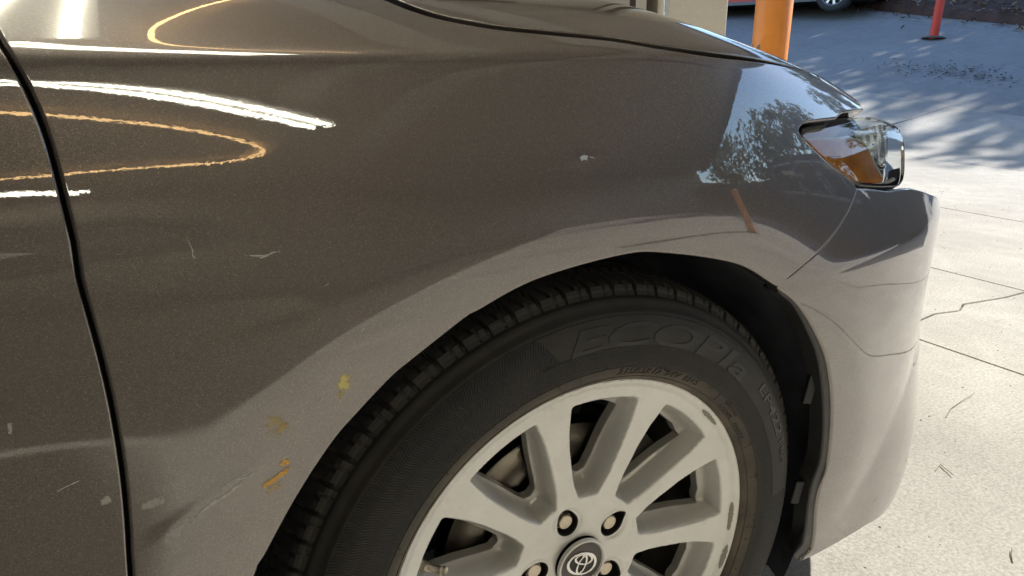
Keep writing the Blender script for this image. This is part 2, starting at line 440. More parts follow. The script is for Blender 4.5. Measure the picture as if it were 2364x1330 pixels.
CUR = {
 'gapc': [(-0.4497, 1.0305), (-0.4399, 0.9479), (-0.4301, 0.887), (-0.4213, 0.8538), (-0.4169, 0.8313), (-0.4148, 0.8084), (-0.4139, 0.785), (-0.4132, 0.7606), (-0.4146, 0.7383), (-0.4133, 0.7155), (-0.4116, 0.683), (-0.4112, 0.6458), (-0.4128, 0.6038), (-0.4162, 0.5635), (-0.4214, 0.5182)],
 'hoodc': [(-0.1616, 1.0964), (-0.1548, 1.0201), (-0.1346, 0.9726), (-0.0939, 0.9314), (-0.0379, 0.9134), (0.0243, 0.8995), (0.0743, 0.8827), (0.1371, 0.8729), (0.201, 0.8705), (0.2605, 0.8696), (0.3524, 0.8658), (0.3964, 0.8406), (0.4612, 0.804)],
 'lamp': [(0.4878, 0.7927), (0.3999, 0.7971), (0.3415, 0.7982), (0.3169, 0.7978), (0.2979, 0.7941), (0.2832, 0.788), (0.2805, 0.7795), (0.2928, 0.7672), (0.3171, 0.7498), (0.3477, 0.7339), (0.373, 0.7207)],
 'lamp2': [(0.3917, 0.715), (0.4264, 0.7097), (0.4649, 0.7048), (0.4967, 0.7017), (0.518, 0.7038), (0.5329, 0.7123), (0.5532, 0.7348), (0.5655, 0.7502), (0.5697, 0.7638), (0.5646, 0.7736), (0.528, 0.7849)],
 'fb': [(0.3755, 0.7175), (0.3575, 0.7011), (0.3329, 0.6839), (0.3086, 0.67), (0.2868, 0.6593), (0.2564, 0.6471), (0.2206, 0.6314)],
 'bump_top': [(0.3798, 0.713), (0.4133, 0.7083), (0.4624, 0.6994), (0.5147, 0.6957), (0.5569, 0.6894)],
 'lip': [(-0.3438, 0.4885), (-0.3339, 0.5046), (-0.3059, 0.547), (-0.2749, 0.5859), (-0.2522, 0.6065), (-0.2222, 0.6304), (-0.207, 0.6395), (-0.1565, 0.667), (-0.144, 0.6713), (-0.0858, 0.6889), (0.0028, 0.697), (0.0569, 0.6922), (0.1564, 0.6663), (0.2191, 0.6322)],
 'blip': [(0.2207, 0.6304), (0.2602, 0.6028), (0.2961, 0.5639), (0.3278, 0.5199), (0.3503, 0.4659), (0.3621, 0.4151), (0.3665, 0.3604), (0.3583, 0.3276), (0.358, 0.2898), (0.3708, 0.2391), (0.3733, 0.2119), (0.353, 0.2044)],
 'trim': [(0.2273, 0.6224), (0.2571, 0.6003), (0.2868, 0.5642), (0.3139, 0.5233), (0.3344, 0.4704), (0.3473, 0.4198), (0.3521, 0.3701), (0.3423, 0.337), (0.3422, 0.2964), (0.35, 0.2489), (0.349, 0.2302), (0.3362, 0.2192)],
 'bbot': [(0.3822, 0.1994), (0.4434, 0.1926), (0.5234, 0.186), (0.6116, 0.1758)],
 'amber': [(0.2947, 0.7798), (0.3307, 0.777), (0.3833, 0.7728), (0.4242, 0.7684), (0.4397, 0.7636), (0.4478, 0.7533), (0.4585, 0.7332), (0.4737, 0.7158), (0.4183, 0.7214), (0.3675, 0.7282), (0.3354, 0.7447), (0.3093, 0.7635)],
 'chip': [(-0.0286, 0.7841), (-0.3499, 0.7569), (-0.348, 0.7435), (-0.317, 0.7395), (-0.303, 0.7376), (-0.2896, 0.7389), (-0.2628, 0.7107), (-0.2563, 0.6376), (-0.2769, 0.6232), (-0.3104, 0.6136), (-0.3092, 0.5822), (-0.3223, 0.5636), (-0.3065, 0.5775), (-0.3058, 0.5698), (-0.3288, 0.5619), (-0.3431, 0.5754), (-0.33, 0.5783), (-0.429, 0.5814), (-0.4, 0.5716), (-0.4678, 0.6479), (-0.4526, 0.5973), (-0.1018, 0.8402), (0.0449, 0.8337)],
 'lampf': [(0.4542, 0.799), (0.3549, 0.7999), (0.2999, 0.8), (0.2784, 0.7993), (0.2674, 0.7958), (0.2626, 0.7897), (0.2679, 0.7811), (0.2868, 0.7682), (0.3161, 0.7501), (0.3476, 0.7339), (0.3731, 0.7208)],
}
# ------------------------------------------------------------------ the saloon
car = empty('saloon_car', (0, 0, 0))
tag(car, 'dark grey metallic saloon car with scraped front fender and silver alloy wheel, nearest the viewer', 'car')
def panel(name, poly, mat, step=.006, rad=.0022, depth=.012, parent=car, inset=0.0, label=None, S=S, holes=()):
    P, F, loops = flat_mesh(poly, step, holes)
    V = S(P[:, 0], P[:, 1]); Nn = N(P[:, 0], P[:, 1], S=S)
    if inset: V = V-Nn*inset
    V = list(V); NN = list(Nn); F = [tuple(f) for f in F]
    # orientation
    a, b, c = (np.array(V[i]) for i in F[0]); flip = np.dot(np.cross(b-a, c-a), NN[F[0][0]]) < 0
    if flip: F = [f[::-1] for f in F]
    for L in loops:
        n = len(L); Q = np.array([V[i] for i in L]); QN = np.array([NN[i] for i in L]); uv = P[L]
        area = .5*np.sum(uv[:, 0]*np.roll(uv[:, 1], -1)-np.roll(uv[:, 0], -1)*uv[:, 1])
        tan = np.roll(Q, -1, 0)-np.roll(Q, 1, 0); tan /= np.linalg.norm(tan, axis=1)[:, None]+1e-12
        out = np.cross(tan, QN) * (1 if area > 0 else -1)
        # make sure it points outwards of the panel
        cen = Q.mean(0)
        dux = np.roll(uv, -1, 0)-np.roll(uv, 1, 0); o2 = np.stack([dux[:, 1], -dux[:, 0]], 1)*(1 if area > 0 else -1)
        o3 = S(uv[:, 0]+o2[:, 0]*.02, uv[:, 1]+o2[:, 1]*.02)-S(uv[:, 0], uv[:, 1])
        sg = np.sign((out*o3).sum(1)); out *= sg[:, None]
        prev = list(L)
        rings = [(a_, 0) for a_ in (R(30), R(60), R(90))]+[(R(90), depth)]
        for a_, dd in rings:
            base = len(V); pos = Q+out*rad*math.sin(a_)-QN*rad*(1-math.cos(a_))-QN*dd
            nn = QN*math.cos(a_)+out*math.sin(a_)
            V += list(pos); NN += list(nn)
            for i in range(n):
                j = (i+1) % n; q = (prev[i], base+i, base+j, prev[j])
                A_, B_, C_ = np.array(V[q[0]]), np.array(V[q[1]]), np.array(V[q[2]])
                if np.dot(np.cross(B_-A_, C_-A_), nn[i]) < 0: q = q[::-1]
                F.append(q)
            prev = list(range(base, base+n))
    o = mesh(name, V, F, mat, parent, True, NN)
    if label: o['label'] = label
    return o
def shift_line(pts, d):
    P = smooth_line(pts, .012); t = np.gradient(P, axis=0); t /= np.linalg.norm(t, axis=1)[:, None]
    return P+np.stack([-t[:, 1], t[:, 0]], 1)*d
gapc = [(-.455, 1.12)]+CUR['gapc']+[(-.428, .44), (-.436, .34), (-.440, .25)]
gL, gR = shift_line(gapc, -.0033), shift_line(gapc, .0033)          # travelling downwards: left normal points to +x
if gL[len(gL)//2, 0] > gR[len(gR)//2, 0]: gL, gR = gR, gL
hc = [(-.435, 1.125)]+[(-.30, 1.118), (-.22, 1.10)]+[CUR['hoodc'][0]]+CUR['hoodc'][2:11]+[(.352, .851), (.405, .8295), (.4570, .8125)]
def gap_line(pts, sgn):
    P = smooth_line(pts, .012); t = np.gradient(P, axis=0); t /= np.linalg.norm(t, axis=1)[:, None]
    w = np.interp(P[:, 0], [-.4, -.1, .1, .3], [.0095, .0088, .0060, .0038])[:, None]
    return P+np.stack([-t[:, 1], t[:, 0]], 1)*sgn*w
hoodlo, hoodhi = gap_line(hc, -1), gap_line(hc, 1)
if hoodlo[len(hoodlo)//2, 1] > hoodhi[len(hoodhi)//2, 1]: hoodlo, hoodhi = hoodhi, hoodlo
lampA = smooth_line(CUR['lampf'][1:], .006)                          # upper edge, rear corner, slanted lower edge
lampO = np.array([(x, v) for x, v in lampA])
lip = [(-.3830, .20), (-.3825, .32), (-.3722, .41)]+CUR['lip']
lipS = smooth_line(lip, .006)
fbS = smooth_line(CUR['fb'], .008)
top_lamp = [(.4570, .8095), (.4350, .8085), (.3750, .8060)]
fender_poly = np.vstack([gR[::-1][:, :], hoodlo[1:], top_lamp, lampO, fbS, lipS[::-1], [(-.3832, .25)]])
g0 = gR[gR[:, 1] > .25]
h0 = hoodlo[hoodlo[:, 0] > g0[0, 0]+.004]
h0 = h0[(h0[:, 1] < 1.12)]
fender_poly = np.vstack([[(g0[-1, 0], .25)], g0[::-1], h0, top_lamp, lampO, fbS, [(.2195, .6318)], lipS[::-1][1:-2], [(-.3832, .25)]])
panel('front_fender', fender_poly, M['paint'], step=.0055, rad=.003)
gl0 = gL[(gL[:, 1] > .25) & (gL[:, 1] < 1.06)]
door_poly = np.vstack([gl0, [(gl0[-1, 0], .25), (-1.45, .25), (-1.45, 1.02), (-.9, 1.045), (gl0[0, 0], 1.06)]])
door = panel('front_door', door_poly, M['paint'], step=.009, rad=.0013)
hh = hoodhi[hoodhi[:, 0] > -.44]
hood_poly = np.vstack([hh, [(.464, .850), (.495, .92), (.560, 1.02), (.66, 1.15), (.765, 1.35), (.79, 1.60), (.80, 1.93), (-.62, 1.93), (-.60, 1.6), (-.55, 1.3), (-.48, 1.17)]])
panel('bonnet', hood_poly, M['paint'], step=.012, rad=.0015)
# bumper
blip = smooth_line(CUR['blip'], .006)
bt = [(.2250, .6360)]+[(x+.0042, v-.0025) for x, v in smooth_line(CUR['fb'][::-1], .01)][1:]
bumper_poly = np.vstack([bt, CUR['bump_top'][:4], [(.545, .6919), (.60, .680), (.65, .668), (.72, .652), (.85, .62), (1.0, .59), (1.04, .52), (1.03, .40), (1.0, .25), (.93, .165), (.80, .150), (.70, .152)],
                         [(.6238, .1600)], CUR['bbot'][::-1][1:], blip[::-1][:-1]])
panel('front_bumper', bumper_poly, M['paint'], step=.007, rad=.004)
# ledge on top of the bumper under the headlamp
lx = [(x, v) for x, v in [(.372, .7155)]+CUR['bump_top'][1:4]+[(.545, .6919), (.60, .680), (.65, .668), (.72, .652), (.85, .62)]]
lx = smooth_line(lx, .02); LV_ = [S(x, v)-N(x, v)*.0042+np.array([0, 0, .0]) for x, v in lx]
LV_ = LV_+[p+np.array([-.03, .16, .006]) for p in LV_]; nl = len(lx)
mesh('bumper_ledge', LV_, [(i, i+1, nl+i+1, nl+i) for i in range(nl-1)], M['paint'], car, True)
# black edge trim round the bumper side of the arch
tr = smooth_line(CUR['trim'], .006); bl = smooth_line(CUR['blip'], .006)
trim_poly = np.vstack([[(x-.0022, v) for x, v in bl[3:]], tr[::-1]])
panel('arch_edge_trim', trim_poly, M['trim'], step=.006, rad=.003, depth=.018, inset=.003)
# rolled lips: thin bright return behind the painted edge is part of the panels' skirts
# headlamp
lamp_out = smooth_line(CUR['lamp']+CUR['lamp2']+[CUR['lamp'][0]], .006)[:-1]
def shrink(poly, d):
    P = np.asarray(poly, float); t = np.roll(P, -1, 0)-np.roll(P, 1, 0); t /= np.linalg.norm(t, axis=1)[:, None]
    n = np.stack([-t[:, 1], t[:, 0]], 1); Q = P+n*d
    a1 = abs(.5*np.sum(P[:, 0]*np.roll(P[:, 1], -1)-np.roll(P[:, 0], -1)*P[:, 1])); a2 = abs(.5*np.sum(Q[:, 0]*np.roll(Q[:, 1], -1)-np.roll(Q[:, 0], -1)*Q[:, 1]))
    return Q if a2 < a1 else P-n*d
seal = panel('headlamp_seal', shrink(lamp_out, .0006), M['seal'], step=.004, rad=.001, depth=.012, inset=.006, S=SL, holes=[shrink(lamp_out, .0068)])
bmi = bmesh.new(); bmi.from_mesh(seal.data)
bmesh.ops.delete(bmi, geom=[f for f in bmi.faces if f.calc_center_median().x > .44 and f.calc_center_median().z > .717], context='FACES'); bmi.to_mesh(seal.data); bmi.free()
lens = panel('headlamp', shrink(lamp_out, .0045), M['lens'], step=.006, rad=.004, depth=.002, inset=-.0006, S=SL)
lens['label'] = 'clear headlamp with an amber side reflector'
# inside of the lamp
def lamp_pt(x, v, d): return SL(x, v)-N(x, v, S=SL)*d
def lamp_sheet(name, poly, d, mat, depth=.03, step=.008, rad=.002):
    return panel(name, poly, mat, step=step, rad=rad, depth=depth, inset=d, parent=lens, S=SL)
lamp_sheet('lamp_bowl', shrink(lamp_out, .008), .026, M['reflector'], depth=.0)
# side walls of the bowl
wl = resample(shrink(lamp_out, .008), .01); n_ = len(wl)
Wv = [lamp_pt(x, v, .006) for x, v in wl]+[lamp_pt(x, v, .027) for x, v in wl]
mesh('lamp_housing', Wv, [(i, (i+1) % n_, n_+(i+1) % n_, n_+i) for i in range(n_) if wl[i][0] < .42], M['reflector'], lens, True)
am = CUR['amber']
lamp_sheet('amber_side_reflector', resample(shrink(am, -.0002), .006), .007, M['ambr'], depth=.016, step=.006, rad=.004)
am2 = [(x, v) for x, v in am]
# bright frame following the upper and front edges of the amber block
fr = [am[i] for i in (0, 1, 2, 3, 4, 5, 6, 7)]
P_ = [lamp_pt(x, v+.002, .008) for x, v in smooth_line(fr, .01)]
vf = tube_vf(P_, .0022, 8); mesh('amber_frame', *vf, M['reflector'], lens, True)
# stepped reflector fins ahead of the amber block, and the projector ring
parts = []
for k in range(4):
    v0 = .7800-.0080*k
    a = [lamp_pt(.450+.003*k, v0, .012), lamp_pt(.490, v0-.001, .012), lamp_pt(.490, v0-.004, .040), lamp_pt(.450+.003*k, v0-.004, .040),
         lamp_pt(.450+.003*k, v0-.003, .012), lamp_pt(.490, v0-.004, .012)]
    parts.append(([tuple(q) for q in a], [(0, 1, 2, 3), (0, 4, 5, 1), (4, 3, 2, 5)]))
mesh('reflector_fins', *join_vf(parts), M['reflector'], lens)
gx_ = np.linspace(.428, .545, 40); gv_ = np.linspace(.780, .709, 14)
RV = [tuple(lamp_pt(x, v, .0045+(.780-v)/.071*.026+.0010*math.sin(x*230+20*v)+.0006*math.sin(v*260))) for v in gv_ for x in gx_]
mesh('inner_reflector', RV, [(j*40+i, j*40+i+1, (j+1)*40+i+1, (j+1)*40+i) for j in range(13) for i in range(39)], M['chrome2'], lens, True)
P_ = [lamp_pt(.522+.017*math.cos(t), .752+.022*math.sin(t), .022) for t in np.linspace(0, 2*math.pi, 25)]
mesh('projector_ring', *tube_vf(P_, .004, 8), M['chrome'], lens, True)
mesh('projector_disc', [lamp_pt(.522+.015*math.cos(t), .752+.020*math.sin(t), .026) for t in np.linspace(0, 2*math.pi, 24, endpoint=False)], [tuple(range(24))], M['reflector'], lens)
P_ = [lamp_pt(x, v, .009) for x, v in ((.395, .7195), (.43, .714), (.475, .7105), (.515, .712))]
mesh('lamp_lower_strip', *tube_vf(P_, .0026, 8), M['reflector'], lens, True)
# black inner skin behind all shut lines
inner = np.vstack([[(-.47, .25)], [(-.47, 1.15)], [(-.2, 1.19), (.2, 1.10), (.39, .90)], [(.43, .84), (.30, .818), (.248, .803), (.246, .785), (.36, .713), (.385, .698), (.60, .665), (.90, .63), (.90, .22), (.40, .23)], [(x+.016, v-.004) for x, v in blip[::-1] if v > .26],
                   [(x*1.035, .32+(v-.32)*1.035) for x, v in lipS[::-1] if v > .26], [(-.398, .25)]])
panel('inner_body', inner, M['black'], step=.02, rad=.001, depth=.001, inset=.0135)
# remaining shell: far side, nose, cabin (out of frame, seen only from other positions)
xs = np.linspace(-1.45, 1.0, 50)
vs = np.concatenate([np.linspace(.25, .86, 14), np.linspace(.88, 1.93, 22)])
X, V_ = np.meshgrid(xs, vs); Pf = S(X, V_); Pf[..., 1] *= -1; nx = len(xs)
def far_ok(x, v):
    if v < .66: return math.hypot(x, v-.32) > .40
    if x < -.62 and v > 1.12: return False
    if v < .86: return x < .50
    return x < np.interp(v, [.86, .92, 1.02, 1.15, 1.35, 1.93], [.45, .49, .56, .66, .76, .79])
Fq = [(j*nx+i, j*nx+i+1, (j+1)*nx+i+1, (j+1)*nx+i) for j in range(len(vs)-1) for i in range(nx-1) if far_ok(xs[i], vs[j])]
mesh('far_side_panel', Pf.reshape(-1, 3), Fq, M['paint'], car, True)
up = [S(x, v)-np.array([.012, 0, .004]) for x, v in ((.470, .86), (.495, .92), (.560, 1.02), (.66, 1.15), (.765, 1.35), (.79, 1.60), (.80, 1.93))]
lo = [np.array(q) for q in ((.56, -.80, .70), (.64, -.765, .695), (.73, -.70, .69), (.79, -.61, .685), (.85, -.42, .68), (.88, -.20, .68), (.89, 0, .68))]
bt_ = [np.array(q) for q in ((.56, -.78, .45), (.64, -.74, .42), (.73, -.68, .40), (.80, -.60, .38), (.88, -.42, .30), (.94, -.20, .27), (.95, 0, .26))]
for nm_, A1, A2, mm in (('nose_panel', up, lo, M['paint']), ('front_grille', lo, bt_, M['dark_plastic'])):
    a1 = [tuple(q) for q in A1]+[(q[0], -q[1], q[2]) for q in A1[-2::-1]]; a2 = [tuple(q) for q in A2]+[(q[0], -q[1], q[2]) for q in A2[-2::-1]]
    n_n = len(a1); mesh(nm_, a1+a2, [(k, k+1, n_n+k+1, n_n+k) for k in range(n_n-1)], mm, car, True)
box('underbody', (-1.45, -.62, .20), (.92, .80, .24), M['bodydark'], car)
box('engine_bay_floor', (-.45, -.52, .24), (.80, .52, .62), M['bodydark'], car)
wsv = [(-.62, -.66, .99), (-.62, .66, .99), (-1.25, .55, 1.40), (-1.25, -.55, 1.40)]
mesh('windscreen', wsv, [(0, 1, 2, 3)], M['glass'], car)
mesh('roof', [(-1.25, -.56, 1.40), (-1.25, .56, 1.40), (-2.4, .56, 1.42), (-2.4, -.56, 1.42)], [(0, 1, 2, 3)], M['paint'], car)
mesh('side_window', [(-.80, -.80, 1.03), (-1.28, -.58, 1.39), (-2.3, -.58, 1.40), (-2.4, -.80, 1.03)], [(0, 1, 2, 3)], M['glass'], car)
box('cabin_body', (-3.6, -.86, .25), (-1.46, .86, .98), M['paint'], car, .04)

# wheel arch liner
ang = np.concatenate([np.linspace(-24, 204, 115)])
rows = [(-.903, .006), (-.890, .018), (-.86, .024), (-.80, .026), (-.72, .024), (-.66, .020), (-.60, .010)]
LV = []
for (y, dr) in rows:
    for k, a in enumerate(ang):
        rr = float(arch_rs(a))+dr+.010*math.sin(R(a)*9+y*5)*(1 if -.89 < y else 0)*.7+(.02 if a < 40 and y > -.89 else 0)*min(1, (40-a)/25 if a < 40 else 0)
        LV.append((rr*math.cos(R(a)), y, .32+rr*math.sin(R(a))))
na = len(ang)
LF = [(j*na+i, j*na+i+1, (j+1)*na+i+1, (j+1)*na+i) for j in range(len(rows)-1) for i in range(na-1)]
last = (len(rows)-1)*na; LV.append((0, -.59, .30)); LF += [(last+i, last+i+1, len(LV)-1) for i in range(na-1)]
mesh('wheel_arch_liner', LV, LF, M['liner'], car, True)
for (x, z, h_) in ((.327, .470, .040), (.330, .318, .034)):
    o = box('liner_clip', (-.006, -.003, -h_/2), (.006, .003, h_/2), M['clip'], car, .002)
    o.location = (x, -.893, z); o.rotation_euler = (0, R(8), R(-20))
# suspension strut seen between the spokes
mesh('steering_knuckle', *tube_vf([(.0, -.66, .22), (.01, -.68, .32), (-.01, -.62, .47), (-.02, -.60, .62)], [.03, .045, .03, .03], 12), M['bodydark'], car, True)

# ------------------------------------------------------------------ front wheel
CW = (0.0, -.881, .325)
def spoke_phi(th): return (th-29.5+18) % 36-18
def rim_h(a, b):
    r = np.hypot(a, b); th = np.degrees(np.arctan2(b, a)); ph = spoke_phi(th)
    fw = np.interp(r, [.06, .085, .10, .115, .150, .172, .205, .22], [18, 9.2, 6.6, 5.5, 4.8, 4.9, 6.0, 6.4])
    face = np.interp(r, [0, .075, .10, .15, .19, .21, .2155, .2175, .222, .226, .2295], [.017, .017, .0155, .0125, .0085, .0065, .0062, .0058, .0022, .0, .0016])
    d1 = R(1)*(np.abs(ph)-fw)*r
    d2, d3 = .2045-r, r-.083
    k = .0014
    d = -k*np.logaddexp(np.logaddexp(-d1/k, -d2/k), -d3/k)
    d = .0006*np.logaddexp(0, d/.0006)
    wall = .027*(1-np.exp(-(d/.0056)**1.3))
    # shallow crease along every spoke and a soft valley where paired spokes meet
    crease = .0013*np.exp(-((ph-1.6)*R(1)*r/.0022)**2)*sstep(.09, .12, r)*sstep(.20, .18, r)
    pair = .0022*sstep(.115, .075, r)*sstep(.04, .06, r)*np.cos(np.radians((th-34)*5))
    h = face+wall
    for kk in range(5):
        t = R(34+72*kk); dd = np.hypot(a-.056*math.cos(t), b-.056*math.sin(t))
        h = h+.0022*np.exp(-((dd-.0155)/.0035)**2)
    return h
wheel = None
outer = [(.2295*math.cos(t), .2295*math.sin(t)) for t in np.linspace(0, 2*math.pi, 420, endpoint=False)]
holes = []
for k in range(10):
    tc = 29.5+18+36*k; L = []
    rs = np.linspace(.0985, .1905, 24)
    hw = [np.interp(r, [.0985, .12, .15, .172, .1905], [4.4, 7.0, 8.9, 10.0, 10.4]) for r in rs]
    def endround(r): return min(1, math.sqrt(max(0, 1-((max(0, .1055-r))/.0072)**2)), math.sqrt(max(0, 1-((max(0, r-.1855))/.0056)**2)))
    side = [(r, w*max(.25, endround(r))) for r, w in zip(rs, hw)]
    for r, w in side: L.append((r, tc-w))
    for r, w in side[::-1]: L.append((r, tc+w))
    holes.append([(r*math.cos(R(t)), r*math.sin(R(t))) for r, t in L])
for k in range(5):
    t0 = R(34+72*k); c_, s_ = math.cos(t0), math.sin(t0); H = []
    for t in np.linspace(0, 2*math.pi, 26, endpoint=False):
        u, w = .0145*math.cos(t), .0138*math.sin(t)
        if u > 0: u *= 1.55; w *= (1-.35*(u/.0225)**2)
        H.append(((.0535+u)*c_-w*s_, (.0535+u)*s_+w*c_))
    holes.append(H)
holes.append([(.0315*math.cos(t), .0315*math.sin(t)) for t in np.linspace(0, 2*math.pi, 60, endpoint=False)])
P, F, loops = flat_mesh(outer, .0024, holes)
hh_ = rim_h(P[:, 0], P[:, 1]); e = 2e-4
hx = (rim_h(P[:, 0]+e, P[:, 1])-rim_h(P[:, 0]-e, P[:, 1]))/(2*e); hy = (rim_h(P[:, 0], P[:, 1]+e)-rim_h(P[:, 0], P[:, 1]-e))/(2*e)
V = [(a, h, b) for (a, b), h in zip(P, hh_)]
NN = np.stack([hx, -np.ones_like(hx), hy], 1); NN /= np.linalg.norm(NN, axis=1)[:, None]; NN = list(NN)
F = [tuple(f) for f in F]
A_, B_, C_ = (np.array(V[i]) for i in F[0])
if np.cross(B_-A_, C_-A_)[1] > 0: F = [f[::-1] for f in F]
mats_idx = []
nface = len(F)
for li, L in enumerate(loops):
    n = len(L); Q = np.array([V[i] for i in L]); tan = np.roll(Q, -1, 0)-np.roll(Q, 1, 0); tan[:, 1] = 0; tan /= np.linalg.norm(tan, axis=1)[:, None]
    out = np.stack([tan[:, 2], 0*tan[:, 0], -tan[:, 0]], 1)
    cen = Q.mean(0); s_ = np.sign(((Q-cen)*out).sum(1)).sum(); out *= (1 if s_ > 0 else -1)
    inward = li > 0
    nn = -out if inward else out
    dep = (.012 if li in range(1, 11) else .030 if li <= 15 else .012) if inward else .008
    prev = list(L)
    for rr_, dd in ((.0012, .0012), (.0, dep)):
        base = len(V); off = -nn*0
        pos = Q+np.array([0, 1, 0])*(dd if dd > .002 else .0012)+nn*(.0012)
        V += [tuple(q) for q in pos]; NN += list(nn)
        for i in range(n):
            j = (i+1) % n; q = (prev[i], base+i, base+j, prev[j])
            a3, b3, c3 = (np.array(V[z]) for z in q[:3])
            if np.dot(np.cross(b3-a3, c3-a3), nn[i]) < 0: q = q[::-1]
            F.append(q)
            mats_idx.append((len(F)-1, 1 if 11 <= li <= 15 else 0))
        prev = list(range(base, base+n))
wheel = mesh('front_wheel', V, F, [M['alloy'], M['pocket']], car, True, NN)
wheel['label'] = 'silver ten spoke alloy wheel with kerb scuffs'
for fi, mi in mats_idx: wheel.data.polygons[fi].material_index = mi
wheel.location = CW; wheel.rotation_euler = (0, 0, R(-2.0))
mesh('rim_barrel', *lathe_y([(.2225, .006), (.219, .014), (.205, .022), (.198, .040), (.196, .12), (.205, .17), (.222, .185)], 128), M['barrel'], wheel, True)
mesh('wheel_inner_ring', *lathe_y([(.086, .046), (.09, .050), (.075, .056), (.0, .056)], 60), M['bodydark'], wheel, True)
# curb-rash chips on the rim edge (bare metal patches)
for (a0, a1, r0) in ((37, 46, .221), (-8, 3, .219), (-22, -13, .222)):
    Vc, Fc = [], []; n = 26
    for k in range(n+1):
        t = R(a0+(a1-a0)*k/n); w = .0034*abs(math.sin(math.pi*k/n))**.4*(.55+.45*random.random())+.0002
        for r in (r0-w, r0+w*.7):
            x, z = r*math.cos(t), r*math.sin(t); Vc.append((x, float(rim_h(np.array([x]), np.array([z]))[0])-.0005, z))
    Fc = [(2*k, 2*k+1, 2*k+3, 2*k+2) for k in range(n)]
    mesh('kerb_rash', Vc, Fc, simple('bare_alloy', (.36, .345, .31), .7, .2, noise=.2, scale=400) if 'bare' not in M else M['bare'], wheel)
    M['bare'] = bpy.data.materials['bare_alloy']
# lug nuts: hex body with domed top
def nut_vf():
    parts = []; V = []; F = []
    prof = [(.0100, .0), (.0100, -.010), (.0088, -.0125), (.0, -.0130)]
    n = 6
    for r, y in prof[:2]:
        V += [(r*math.cos(R(60*k)), y, r*math.sin(R(60*k))) for k in range(6)]
    F += [(k, (k+1) % 6, 6+(k+1) % 6, 6+k) for k in range(6)]
    F.append(tuple(range(6, 12)))
    v2, f2 = lathe_y([(.0092, -.0100), (.0089, -.0125), (.0078, -.0136), (.0, -.0140)], 24)
    return join_vf([(V, F), (v2, f2)])
nv, nf = nut_vf(); nut_me = None
for k in range(5):
    if nut_me is None:
        o = mesh('lug_nut', nv, nf, M['nut'], wheel); nut_me = o.data
    else: o = bpy.data.objects.new('lug_nut', nut_me); col.objects.link(o); o.parent = wheel
    t = R(34+72*k); o.location = (.0545*math.cos(t), .036, .0545*math.sin(t)); o.rotation_euler = (0, R(17*k), 0)
    t_ = mesh('lug_seat', *lathe_y([(.0185, .0), (.0185, .014), (.010, .016)], 24), M['pocket'], wheel, True); t_.location = (.056*math.cos(t), .030, .056*math.sin(t))
# centre cap
cap = mesh('centre_cap', *lathe_y([(.0312, .013), (.0312, .0095), (.0302, .0085), (.0285, .0085), (.0278, .0098), (.0272, .0108), (.0, .0108)], 72), [M['alloy'], M['capgrey']], wheel, True)
for p in cap.data.polygons:
    if Vector((p.center.x, p.center.z)).length < .0272: p.material_index = 1
# oval emblem: outer ring and two crossed inner rings, turned with the wheel
def oval(cx, cz, ax, az, w, y, rot=-24, n=48):
    V, F = [], []; ro = R(rot)
    for k in range(n):
        t = 2*math.pi*k/n
        ww = w*(1+.35*abs(math.cos(t)) if ax > az else 1+.3*abs(math.sin(t)))
        for s_, yy in ((ww/2, y), (0, y-.0011), (-ww/2, y)):
            x, z = cx+(ax+s_)*math.cos(t), cz+(az+s_)*math.sin(t)
            V.append((x*math.cos(ro)-z*math.sin(ro), yy, x*math.sin(ro)+z*math.cos(ro)))
    for k in range(n):
        j = (k+1) % n
        for q in (0, 1): F.append((3*k+q, 3*j+q, 3*j+q+1, 3*k+q+1))
    return V, F
emb = join_vf([oval(0, 0, .0192, .0135, .0026, .0104), oval(0, .0058, .0118, .0062, .0022, .0102), oval(0, -.0012, .0052, .0112, .0022, .0100)])
mesh('cap_emblem', *emb, M['chrome'], wheel, True)
dk = [(x, .01065, z) for x, _, z in oval(0, 0, .0200, .0143, 0, 0)[0][1::3]]
mesh('emblem_background', dk, [tuple(range(len(dk)))], M['seal'], wheel)
# valve stem
vs_ = empty('v') if False else None
va = R(163); P_ = [(.192*math.cos(va), .034, .192*math.sin(va)), (.186*math.cos(va), .026, .186*math.sin(va)), (.176*math.cos(va-.03), .012, .176*math.sin(va-.03))]
mesh('valve_stem', *join_vf([tube_vf(P_[:2], [.0062, .0055], 14), tube_vf(P_[1:], [.0040, .0040], 14), tube_vf([P_[2], tuple(np.array(P_[2])+(np.array(P_[2])-np.array(P_[1]))*.25)], [.0048, .0046], 14)]), M['nut'], wheel, True)

